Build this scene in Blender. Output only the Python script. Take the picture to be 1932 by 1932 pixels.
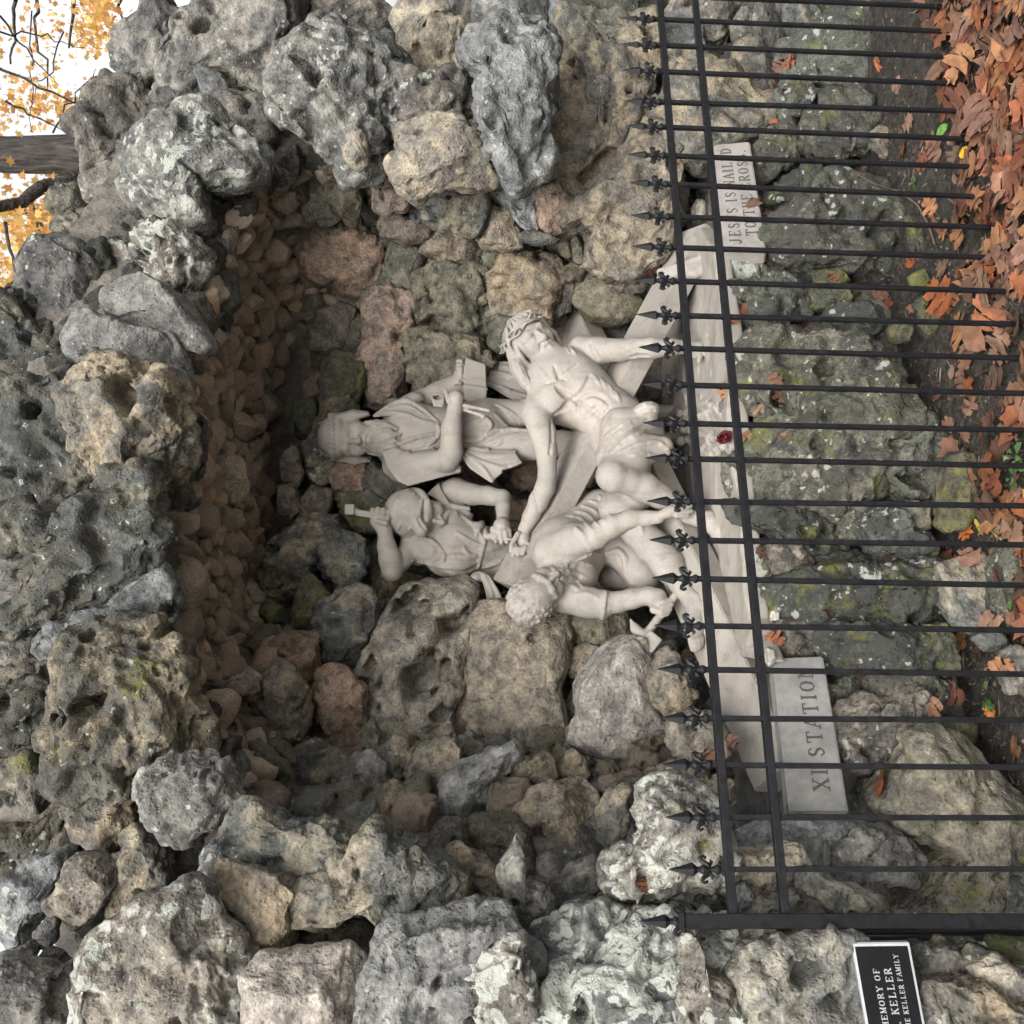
import bpy, bmesh, math, random
import numpy as np
from mathutils import Vector, Matrix

for o in list(bpy.data.objects):
    bpy.data.objects.remove(o, do_unlink=True)
scene = bpy.context.scene
COL = scene.collection

# ------------------------------------------------------------------ camera
# The photograph was taken with the phone turned on its side: the picture is rolled a quarter turn.
FPX = 1937.0                       # focal length in pixels of a 1932 px wide square frame
CAM = np.array([-0.053, -2.449, 1.60])
YAW, PIT, ROL = math.radians(23.06), math.radians(-2.71), math.radians(1.04)
FWD = np.array([math.sin(YAW)*math.cos(PIT), math.cos(YAW)*math.cos(PIT), math.sin(PIT)])
_r = np.array([math.cos(YAW), -math.sin(YAW), 0.0]); _u = np.cross(_r, FWD)
RGT = _r*math.cos(ROL) + _u*math.sin(ROL)
UPV = -_r*math.sin(ROL) + _u*math.cos(ROL)
cam_data = bpy.data.cameras.new('camera')
cam = bpy.data.objects.new('camera', cam_data); COL.objects.link(cam)
cam_data.sensor_width = 36.0; cam_data.sensor_fit = 'HORIZONTAL'
cam_data.lens = 36.0*FPX/1932.0
cam_data.clip_start = 0.05; cam_data.clip_end = 3000
# picture right = world down, picture up = world right
cx, cy, cz = -UPV, RGT, -FWD
m = Matrix(((cx[0], cy[0], cz[0], CAM[0]), (cx[1], cy[1], cz[1], CAM[1]), (cx[2], cy[2], cz[2], CAM[2]), (0, 0, 0, 1)))
cam.matrix_world = m
scene.camera = cam

# ------------------------------------------------------------------ sky, sun, exposure
SUN_EL, SUN_AZ = math.radians(40), math.radians(212)       # azimuth clockwise from +y
world = bpy.data.worlds.new('World'); scene.world = world; world.use_nodes = True
nt = world.node_tree; nt.nodes.clear()
sky = nt.nodes.new('ShaderNodeTexSky'); sky.sky_type = 'NISHITA'; sky.sun_disc = False
sky.sun_elevation = SUN_EL; sky.sun_rotation = SUN_AZ
sky.air_density = 1.0; sky.dust_density = 4.0; sky.ozone_density = 1.0
hs = nt.nodes.new('ShaderNodeHueSaturation'); hs.inputs['Saturation'].default_value = 0.14   # overcast: nearly white
bg = nt.nodes.new('ShaderNodeBackground'); bg.inputs['Strength'].default_value = 0.15
wo = nt.nodes.new('ShaderNodeOutputWorld')
nt.links.new(sky.outputs[0], hs.inputs['Color']); nt.links.new(hs.outputs[0], bg.inputs['Color']); nt.links.new(bg.outputs[0], wo.inputs['Surface'])
sun_d = bpy.data.lights.new('sun', 'SUN'); sun_d.energy = 1.5; sun_d.angle = math.radians(45); sun_d.color = (1.0, 0.95, 0.88)
sun = bpy.data.objects.new('sun', sun_d); COL.objects.link(sun)
sd = Vector((math.sin(SUN_AZ)*math.cos(SUN_EL), math.cos(SUN_AZ)*math.cos(SUN_EL), math.sin(SUN_EL)))
sun.rotation_euler = sd.to_track_quat('Z', 'Y').to_euler()
sun.location = (0, -6, 8)
vs = scene.view_settings
vs.view_transform = 'Standard'; vs.look = 'None'; vs.gamma = 1.0; vs.exposure = 1.02
try: vs.use_curve_mapping = False
except Exception: pass

try:
    scene.cycles.max_bounces = 4; scene.cycles.diffuse_bounces = 3; scene.cycles.use_adaptive_sampling = True; scene.cycles.adaptive_threshold = 0.05; scene.cycles.adaptive_min_samples = 12; scene.cycles.glossy_bounces = 2; scene.cycles.transmission_bounces = 3
except Exception: pass
# ------------------------------------------------------------------ geometry helpers
def ray(x, y):                      # direction through photo point (x, y) of the 1932 px frame
    return FWD + RGT*((1932 - y) - 966)/FPX - UPV*(x - 966)/FPX
def at(x, y, Y):                    # the point on that line of sight in the plane y = Y of the place
    d = ray(x, y); return CAM + d*((Y - CAM[1])/d[1])
def atz(x, y, Z):
    d = ray(x, y); return CAM + d*((Z - CAM[2])/d[2])
def depth_of(P):
    return float((np.asarray(P) - CAM) @ FWD)
CROPS = {'a': (0, 0), 'b': (820, 0), 'c': (1628, 0), 'd': (0, 814), 'e': (820, 814), 'f': (1628, 814),
         'g': (0, 1628), 'h': (820, 1628), 'i': (1628, 1628)}
def todisp(c, u, v):
    if c == 'D': return (u, v)
    o = CROPS[c]; return ((o[0] + u*4.2443)*0.78922, (o[1] + v*4.2443)*0.78922)

def new_obj(name, me, parent=None):
    o = bpy.data.objects.new(name, me); COL.objects.link(o)
    if parent is not None: o.parent = parent
    return o
def tag(o, label=None, cat=None, group=None, kind=None):
    if label: o['label'] = label
    if cat: o['category'] = cat
    if group: o['group'] = group
    if kind: o['kind'] = kind
    return o
def empty(name, loc=(0, 0, 0)):
    o = bpy.data.objects.new(name, None); COL.objects.link(o); o.location = loc; o.empty_display_size = 0.1
    return o
def mesh_np(name, V, Fc, mat=None, smooth=True):
    me = bpy.data.meshes.new(name)
    V = np.asarray(V, np.float32)
    Fc = np.asarray(Fc, np.int32); k = Fc.shape[1]; n = len(Fc)
    me.vertices.add(len(V)); me.vertices.foreach_set('co', V.ravel())
    me.loops.add(n*k); me.loops.foreach_set('vertex_index', Fc.ravel())
    me.polygons.add(n); me.polygons.foreach_set('loop_start', np.arange(0, n*k, k, dtype=np.int32))
    me.polygons.foreach_set('loop_total', np.full(n, k, np.int32))
    me.polygons.foreach_set('use_smooth', np.full(n, smooth, bool))
    me.update(calc_edges=True); me.validate()
    if mat: me.materials.append(mat)
    return me

# vectorised gradient noise
def _hash(i, j, k, s):
    h = (i*374761393 + j*668265263 + k*2147483647 + s*1274126177) & 0xFFFFFFFF
    h = ((h ^ (h >> 13))*1274126177) & 0xFFFFFFFF
    return h ^ (h >> 16)
def pnoise(P, seed=0):
    P = np.asarray(P, np.float64); I = np.floor(P).astype(np.int64); f = P - I
    w = f*f*f*(f*(f*6 - 15) + 10); out = 0.0
    for a in (0, 1):
        for b in (0, 1):
            for c in (0, 1):
                h = _hash(I[:, 0]+a, I[:, 1]+b, I[:, 2]+c, seed)
                gx = ((h & 255)/127.5 - 1); gy = (((h >> 8) & 255)/127.5 - 1); gz = (((h >> 16) & 255)/127.5 - 1)
                d = gx*(f[:, 0]-a) + gy*(f[:, 1]-b) + gz*(f[:, 2]-c)
                out = out + d*np.where(a, w[:, 0], 1-w[:, 0])*np.where(b, w[:, 1], 1-w[:, 1])*np.where(c, w[:, 2], 1-w[:, 2])
    return out
def fbm(P, seed=0, oct=3, lac=2.1, gain=0.5):
    a, s = 1.0, 0.0
    for o in range(oct):
        s = s + a*pnoise(P, seed+o*17); P = P*lac; a *= gain
    return s

# ------------------------------------------------------------------ material helpers
def nmat(name):
    m = bpy.data.materials.new(name); m.use_nodes = True
    t = m.node_tree; t.nodes.clear()
    out = t.nodes.new('ShaderNodeOutputMaterial'); b = t.nodes.new('ShaderNodeBsdfPrincipled')
    t.links.new(b.outputs[0], out.inputs['Surface'])
    return m, t, b
class NB:
    def __init__(s, t): s.t = t
    def n(s, typ, **kw):
        x = s.t.nodes.new(typ)
        for k, v in kw.items(): setattr(x, k, v)
        return x
    def put(s, sock, v):
        if hasattr(v, 'is_output') or isinstance(v, bpy.types.NodeSocket): s.t.links.new(v, sock)
        elif isinstance(v, (tuple, list)) and len(v) == 3 and sock.type == 'RGBA': sock.default_value = (*v, 1)
        else: sock.default_value = v
    def noise(s, vec, scale, detail=4, rough=0.55, dist=0.0):
        x = s.n('ShaderNodeTexNoise'); s.put(x.inputs['Vector'], vec); x.inputs['Scale'].default_value = scale
        x.inputs['Detail'].default_value = detail; x.inputs['Roughness'].default_value = rough; x.inputs['Distortion'].default_value = dist
        return x.outputs['Fac']
    def voro(s, vec, scale, rnd=1.0, feature='F1'):
        x = s.n('ShaderNodeTexVoronoi', feature=feature); s.put(x.inputs['Vector'], vec); x.inputs['Scale'].default_value = scale
        x.inputs['Randomness'].default_value = rnd
        return x.outputs['Distance']
    def rmp(s, v, a, b, c=0.0, d=1.0):
        x = s.n('ShaderNodeMapRange', interpolation_type='SMOOTHSTEP')
        for i, q in zip(('Value', 'From Min', 'From Max', 'To Min', 'To Max'), (v, a, b, c, d)): s.put(x.inputs[i], q)
        return x.outputs[0]
    def math(s, op, a, b=0.0, clamp=False):
        x = s.n('ShaderNodeMath', operation=op); x.use_clamp = clamp; s.put(x.inputs[0], a); s.put(x.inputs[1], b); return x.outputs[0]
    def mix(s, f, a, b, mode='MIX'):
        x = s.n('ShaderNodeMix', data_type='RGBA', blend_type=mode); x.clamp_factor = True
        s.put(x.inputs[0], f); s.put(x.inputs[6], a); s.put(x.inputs[7], b); return x.outputs[2]
    def bump(s, h, strength, dist, normal=None):
        x = s.n('ShaderNodeBump'); x.inputs['Strength'].default_value = strength; x.inputs['Distance'].default_value = dist
        s.put(x.inputs['Height'], h)
        if normal is not None: s.put(x.inputs['Normal'], normal)
        return x.outputs[0]
    def attr(s, name):
        x = s.n('ShaderNodeAttribute', attribute_type='OBJECT', attribute_name=name); return x
# ------------------------------------------------------------------ stone material (colours come from each stone's own properties)
def make_stone_mat():
    m, t, b = nmat('weathered_limestone'); k = NB(t)
    tc = k.n('ShaderNodeTexCoord').outputs['Object']
    oi = k.n('ShaderNodeObjectInfo')
    off = k.n('ShaderNodeVectorMath', operation='MULTIPLY_ADD')
    k.put(off.inputs[0], oi.outputs['Random']); off.inputs[1].default_value = (37.0, 61.0, 83.0); k.put(off.inputs[2], tc)
    v = off.outputs[0]
    c1 = k.attr('tone_a').outputs['Color']; c2 = k.attr('tone_b').outputs['Color']
    lich = k.attr('lichen').outputs['Fac']; moss = k.attr('moss').outputs['Fac']; grime = k.attr('grime').outputs['Fac']
    n1 = k.noise(v, 5.0, 2, 0.6); n2 = k.noise(v, 22.0, 4, 0.68); n3 = k.noise(v, 95.0, 2, 0.6); n4 = k.noise(v, 10.0, 4, 0.75)
    col = k.mix(k.rmp(k.math('ADD', n1, k.math('MULTIPLY', k.math('SUBTRACT', n4, 0.5), 0.5)), 0.42, 0.56), c1, c2)
    col = k.mix(1.0, col, k.mix(k.rmp(n2, 0.28, 0.72), (0.50, 0.50, 0.52), (1.42, 1.40, 1.34)), 'MULTIPLY')
    col = k.mix(1.0, col, k.mix(k.rmp(n3, 0.3, 0.7), (0.80, 0.80, 0.80), (1.18, 1.18, 1.18)), 'MULTIPLY')
    # black crust and grime
    g = k.rmp(k.math('ADD', n4, k.math('MULTIPLY', k.math('SUBTRACT', n2, 0.5), 0.35)), k.math('SUBTRACT', 0.74, k.math('MULTIPLY', grime, 0.34)), k.math('SUBTRACT', 0.82, k.math('MULTIPLY', grime, 0.30)))
    col = k.mix(k.math('MULTIPLY', g, 0.8), col, (0.035, 0.036, 0.034))
    # moss film
    nm = k.noise(v, 7.3, 3, 0.7)
    mg = k.rmp(k.math('ADD', nm, k.math('MULTIPLY', k.math('SUBTRACT', n3, 0.5), 0.2)), k.math('SUBTRACT', 0.76, k.math('MULTIPLY', moss, 0.36)), k.math('SUBTRACT', 0.86, k.math('MULTIPLY', moss, 0.30)))
    col = k.mix(k.math('MULTIPLY', mg, 0.75), col, k.mix(n2, (0.05, 0.065, 0.022), (0.17, 0.165, 0.045)))
    # crusts of pale lichen: blotches with crisp rims, plus small round spots
    warp = k.n('ShaderNodeVectorMath', operation='MULTIPLY_ADD')
    nz = k.n('ShaderNodeTexNoise'); k.put(nz.inputs['Vector'], v); nz.inputs['Scale'].default_value = 60; nz.inputs['Detail'].default_value = 1
    k.put(warp.inputs[0], nz.outputs['Color']); warp.inputs[1].default_value = (0.03, 0.03, 0.03); k.put(warp.inputs[2], v)
    vo = k.voro(warp.outputs[0], 26.0); patch = k.noise(v, 6.1, 3, 0.65)
    l1 = k.rmp(k.math('SUBTRACT', k.math('ADD', k.math('MULTIPLY', patch, 1.2), k.math('MULTIPLY', n2, 0.25)), k.math('MULTIPLY', vo, 0.5)),
               k.math('SUBTRACT', 0.93, k.math('MULTIPLY', lich, 0.38)), k.math('SUBTRACT', 0.97, k.math('MULTIPLY', lich, 0.38)))
    sp = k.math('MULTIPLY', k.rmp(vo, 0.13, 0.19, 1.0, 0.0), k.rmp(k.math('ADD', nm, k.math('MULTIPLY', lich, 0.22)), 0.60, 0.66))
    l1 = k.math('MAXIMUM', l1, k.math('MULTIPLY', sp, k.rmp(lich, 0.15, 0.5)))
    lf = k.math('MULTIPLY', l1, 0.80)
    col = k.mix(lf, col, k.mix(n2, (0.24, 0.25, 0.215), (0.43, 0.44, 0.40)))
    # pores
    pv = k.voro(warp.outputs[0], 55.0); pm = k.noise(v, 13.0, 1, 0.5)
    pore = k.math('MULTIPLY', k.rmp(pv, 0.10, 0.26, 1.0, 0.0), k.rmp(pm, 0.46, 0.60))
    col = k.mix(k.math('MULTIPLY', pore, 0.6), col, (0.03, 0.028, 0.025))
    k.put(b.inputs['Base Color'], col); b.inputs['Roughness'].default_value = 0.92
    b.inputs['Specular IOR Level'].default_value = 0.25
    h = k.math('ADD', k.math('MULTIPLY', n2, 1.0), k.math('MULTIPLY', n3, 0.28))
    pv2 = k.voro(v, 55.0)
    h = k.math('SUBTRACT', h, k.math('MULTIPLY', k.rmp(pv2, 0.08, 0.34, 1.0, 0.0), 0.35))
    k.put(b.inputs['Normal'], k.bump(h, 0.62, 0.022))
    return m
STONE = make_stone_mat()
# kind: tone a, tone b, lichen, moss, grime
KIND = {
 'g': ((0.158, 0.148, 0.130), (0.099, 0.095, 0.089), .55, .20, .55),   # grey weathered, lichen
 'G': ((0.174, 0.165, 0.145), (0.111, 0.107, 0.099), .92, .15, .50),   # heavy lichen
 'W': ((0.189, 0.187, 0.169), (0.119, 0.117, 0.110), 1.15, .45, .40),  # nearly white with lichen
 'd': ((.074, .074, .067), (.190, .167, .122), .50, .35, .88),   # black crust with buff patches
 't': ((0.207, 0.176, 0.132), (0.145, 0.132, 0.110), .10, .12, .40),   # buff limestone
 'c': ((.275, .248, .198), (.165, .158, .140), .20, .30, .35),   # cream limestone
 'r': ((.205, .148, .112), (.160, .128, .102), .00, .05, .35),   # reddish brown
 'b': ((.190, .150, .118), (.160, .134, .110), .00, .00, .25),   # brown pebbles of the vault
 'B': ((.230, .168, .115), (.190, .145, .105), .00, .00, .20),   # warmer brown
 'o': ((0.136, 0.125, 0.095), (0.106, 0.099, 0.077), .05, .50, .45),   # dim olive
 'O': ((0.070, 0.070, 0.049), (0.092, 0.086, 0.067), .00, .62, .60),   # green
 'm': ((0.081, 0.086, 0.070), (0.121, 0.119, 0.099), .60, .52, .90),   # mossy ledge rock
 'y': ((0.114, 0.110, 0.070), (0.084, 0.084, 0.060), .25, .85, .80),   # yellow-green moss
 'k': ((0.176, 0.178, 0.173), (0.132, 0.134, 0.132), .40, .05, .35),   # smooth grey
 'p': ((0.264, 0.253, 0.236), (0.207, 0.201, 0.189), .15, .00, .25),   # pale smooth
 's': ((.255, .232, .190), (.195, .182, .155), .05, .22, .25),   # pale slabs of the side wall
 'q': ((0.176, 0.167, 0.134), (0.128, 0.125, 0.107), .25, .38, .40),   # grey-olive
 'f': ((0.198, 0.174, 0.132), (0.110, 0.109, 0.099), .35, .35, .50),   # buff with moss
}
RK = {'n': 0}
def cube_sphere(n, _c={}):
    if n in _c: return _c[n]
    g = np.tan(np.linspace(-math.pi/4, math.pi/4, n+1)); idx = {}; V = []; Fq = []
    def vid(p):
        key = tuple(np.round(p, 6))
        if key not in idx: idx[key] = len(V); V.append(p)
        return idx[key]
    for ax in range(3):
        for s in (-1, 1):
            M = np.empty((n+1, n+1), np.int64)
            for i in range(n+1):
                for j in range(n+1):
                    p = [0, 0, 0]; p[ax] = s; p[(ax+1) % 3] = g[i]; p[(ax+2) % 3] = g[j]; M[i, j] = vid(np.array(p, float))
            q = np.stack([M[:-1, :-1], M[1:, :-1], M[1:, 1:], M[:-1, 1:]], -1).reshape(-1, 4)
            if s < 0: q = q[:, ::-1]
            Fq.append(q)
    V = np.array(V); V /= np.linalg.norm(V, axis=1, keepdims=True)
    _c[n] = (V, np.concatenate(Fq)); return _c[n]
def vnormals(V, Q):
    a = V[Q[:, 2]] - V[Q[:, 0]]; b = V[Q[:, 3]] - V[Q[:, 1]]; fn = np.cross(a, b)
    N = np.zeros_like(V)
    for i in range(4): np.add.at(N, Q[:, i], fn)
    return N/np.maximum(np.linalg.norm(N, axis=1, keepdims=True), 1e-9)
def shape_rock(poly, T, seed, rough=1.0, holes=(), planes=5, porous=0.0, px=30.0, boxy=0.8):
    """poly: Nx2 outline in metres round its own centre (right, up); T: half thickness. returns V (right, up, toward viewer), quads"""
    rs = np.random.RandomState(seed)
    n = int(np.clip(0.65*px, 6, 54)); S, Q = cube_sphere(n)
    P = np.asarray(poly, float); R = float(np.sqrt(np.abs(P).max(0)).prod()); R = max(R, 1e-3)
    # radial function about the centre
    th = np.linspace(-math.pi, math.pi, 181); d = np.stack([np.cos(th), np.sin(th)], 1); rad = np.zeros(181)
    A = P; Bp = np.roll(P, -1, 0)
    for p, q in zip(A, Bp):
        e = q - p; den = d[:, 0]*e[1] - d[:, 1]*e[0]; den = np.where(np.abs(den) < 1e-12, 1e-12, den)
        tt = (p[0]*e[1] - p[1]*e[0])/den; uu = (p[0]*d[:, 1] - p[1]*d[:, 0])/den
        ok = (uu >= -1e-6) & (uu <= 1+1e-6) & (tt > 0); rad = np.maximum(rad, np.where(ok, tt, 0))
    rad = np.where(rad <= 0, R*.5, rad)
    kk = np.array([.1, .2, .4, .2, .1]); rad = np.convolve(np.concatenate([rad[-3:-1], rad, rad[1:3]]), kk, 'valid')
    a, b, c = S[:, 0], S[:, 1], S[:, 2]
    ang = np.arctan2(b, a); rho = np.sqrt(a*a + b*b)
    rr = np.interp(ang, th, rad)*rho**boxy
    X = np.cos(ang)*rr; Y = np.sin(ang)*rr; Z = T*np.sign(c)*np.abs(c)**boxy
    V = np.stack([X, Y, Z], 1)
    # broken faces: cut with a few soft planes
    for i in range(planes):
        nn = rs.normal(size=3); nn[2] = abs(nn[2])*1.2 + .7; nn /= np.linalg.norm(nn)
        h = V @ nn; lim = h.max()*rs.uniform(.62, .88); ex = h - lim
        V = V - nn*np.where(ex > 0, ex*.92, 0)[:, None]
    N = vnormals(V, Q)
    o = rs.uniform(-50, 50, 3)
    s = V/R
    # uneven lumps: warped so that some parts swell and others are eaten away
    wv = s + .35*np.stack([pnoise(s*1.7+o+7*i, seed+40+i) for i in range(3)], 1)
    V = V + N*(R*rough*(.20*fbm(wv*1.45+o, seed, 2) + .05*fbm(wv*3.8+o, seed+5, 3)))[:, None]
    # bedding: shallow steps along one direction
    if rs.uniform() < .45*rough:
        ax = rs.normal(size=3); ax /= np.linalg.norm(ax); t = (s @ ax)*rs.uniform(2.2, 4.5) + .8*pnoise(s*1.3+o, seed+21)
        st = t - np.floor(t); V = V + N*(R*.055*(np.clip(st*4, 0, 1) - st))[:, None]
    # cracks
    for i in range(rs.randint(0, 3)):
        ax = rs.normal(size=3); ax /= np.linalg.norm(ax); dd = np.abs(s @ ax - rs.uniform(-.4, .4) + .30*fbm(s*2.2+o+i*3, seed+31, 2)); V = V - N*(R*.05*np.exp(-(dd/.035)**2))[:, None]
    # eaten hollows, deep and irregular
    if porous > 0:
        sst = lambda x, a, b: (lambda t: t*t*(3-2*t))(np.clip((x-a)/(b-a), 0, 1))
        q = fbm(wv*2.3+o*1.3, seed+3, 2, 2.3, .35); V = V - N*(R*.20*porous*sst(q, .17, .30))[:, None]
        q = fbm(wv*4.8+o*1.3, seed+13, 2, 2.2, .4); V = V - N*(R*.11*porous*sst(q, .15, .27))[:, None]
        rg2 = 1 - 2*np.abs(pnoise(wv*3.1+o*.7, seed+23)); V = V + N*(R*.07*(.4+porous)*np.clip(rg2-.35, 0, 1))[:, None]
        q = pnoise(s*12+o*1.7, seed+4); V = V - N*(R*.14*porous*np.clip(q-.16, 0, .5))[:, None]
        holes = list(holes)
        for i in range(rs.randint(0, 4)):
            a = rs.uniform(0, 6.28); e = R*rs.uniform(.15, .7); holes.append((e*math.cos(a), e*math.sin(a), R*rs.uniform(.04, .11)*(.6+porous)))
    wob = 1 + .95*fbm(V[:, [0, 1, 0]]*np.array([1, 1, 0])/max(R*.22, .01)+o, seed+77, 2)
    for hx, hy, hr in holes:
        a = rs.uniform(0, 3.14); st = rs.uniform(1.0, 1.8); u = (V[:, 0]-hx)*math.cos(a) + (V[:, 1]-hy)*math.sin(a); w_ = -(V[:, 0]-hx)*math.sin(a) + (V[:, 1]-hy)*math.cos(a)
        dd = np.hypot(u/math.sqrt(st), w_*math.sqrt(st))*wob; w = np.where(V[:, 2] > -.2*T, 1.0/(1+np.exp(np.clip((dd/hr-1)*10, -40, 40))), 0)
        V[:, 2] -= w*min(1.9*T, hr*3.2)
    return V, Q
def put_rock(name, parent, P0, V, Q, kind, axes=None, label=None):
    me = mesh_np(name, V, Q, STONE)
    o = new_obj(name, me, parent)
    ax = axes if axes is not None else (RGT, UPV, -FWD)
    M = Matrix(((ax[0][0], ax[1][0], ax[2][0], P0[0]), (ax[0][1], ax[1][1], ax[2][1], P0[1]), (ax[0][2], ax[1][2], ax[2][2], P0[2]), (0, 0, 0, 1)))
    pm = Matrix.Translation(parent.location) if parent is not None else Matrix.Identity(4)
    o.matrix_parent_inverse = Matrix.Identity(4)
    o.matrix_basis = pm.inverted() @ M
    RK['n'] += 1; rs = np.random.RandomState(RK['n']*7+1)
    a, b, li, mo, gr = KIND[kind]
    v = rs.uniform(.82, 1.18); w = rs.uniform(-.06, .06)
    o['tone_a'] = [a[0]*v*(1+w), a[1]*v, a[2]*v*(1-w)]; o['tone_b'] = [b[0]*v*(1+w), b[1]*v, b[2]*v*(1-w)]
    o['lichen'] = li*rs.uniform(.75, 1.2); o['moss'] = mo*rs.uniform(.7, 1.25); o['grime'] = gr*rs.uniform(.75, 1.2)
    if label: o['label'] = label
    return o
def poly_rock(spec, parent, name='stone'):
    head, pts = spec.split('|')[:2]; hl = spec.split('|')[2] if spec.count('|') > 1 else ''
    h = head.split(); c, kind, Y = h[0], h[1], float(h[2]); opt = dict(x.split('=') for x in h[3:])
    D = [todisp(c, *map(float, q.split(','))) for q in pts.split()]
    E = float(opt.get('ext', 26))
    D = [(x - E if x < 2 else x + E if x > 1929 else x, y - E if y < 2 else y + E if y > 1929 else y) for x, y in D]
    D = np.array(D); U = np.stack([-D[:, 1], -D[:, 0]], 1)                        # right, up
    a = U; b2 = np.roll(U, -1, 0); cr = a[:, 0]*b2[:, 1] - b2[:, 0]*a[:, 1]; A = cr.sum()/2
    cen = ((a + b2)*cr[:, None]).sum(0)/(6*A)
    P0 = at(-cen[1], -cen[0], Y); s = depth_of(P0)/FPX
    poly = (U - cen)*s*float(opt.get('s', 1.17))
    if A < 0: poly = poly[::-1]
    Rpx = math.sqrt(abs(A)/math.pi); R = Rpx*s
    T = R*float(opt.get('t', .8))
    hs = []
    for q in hl.split():
        x, y, r = map(float, q.split(',')); x, y = todisp(c, x, y)
        hs.append(((-y-cen[0])*s, (-x-cen[1])*s, r*(3.35 if c != 'D' else 1)*s))
    RK['n'] += 1
    V, Q = shape_rock(poly, T, RK['n']*13+5, float(opt.get('r', 1)), hs, int(opt.get('f', 5)), float(opt.get('p', .35)), Rpx*.53*1.1, float(opt.get('b', .68)))
    if 'sl' in opt: V[:, 2] -= float(opt['sl'])*V[:, 0]
    return put_rock(name, parent, P0, V, Q, kind)
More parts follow.
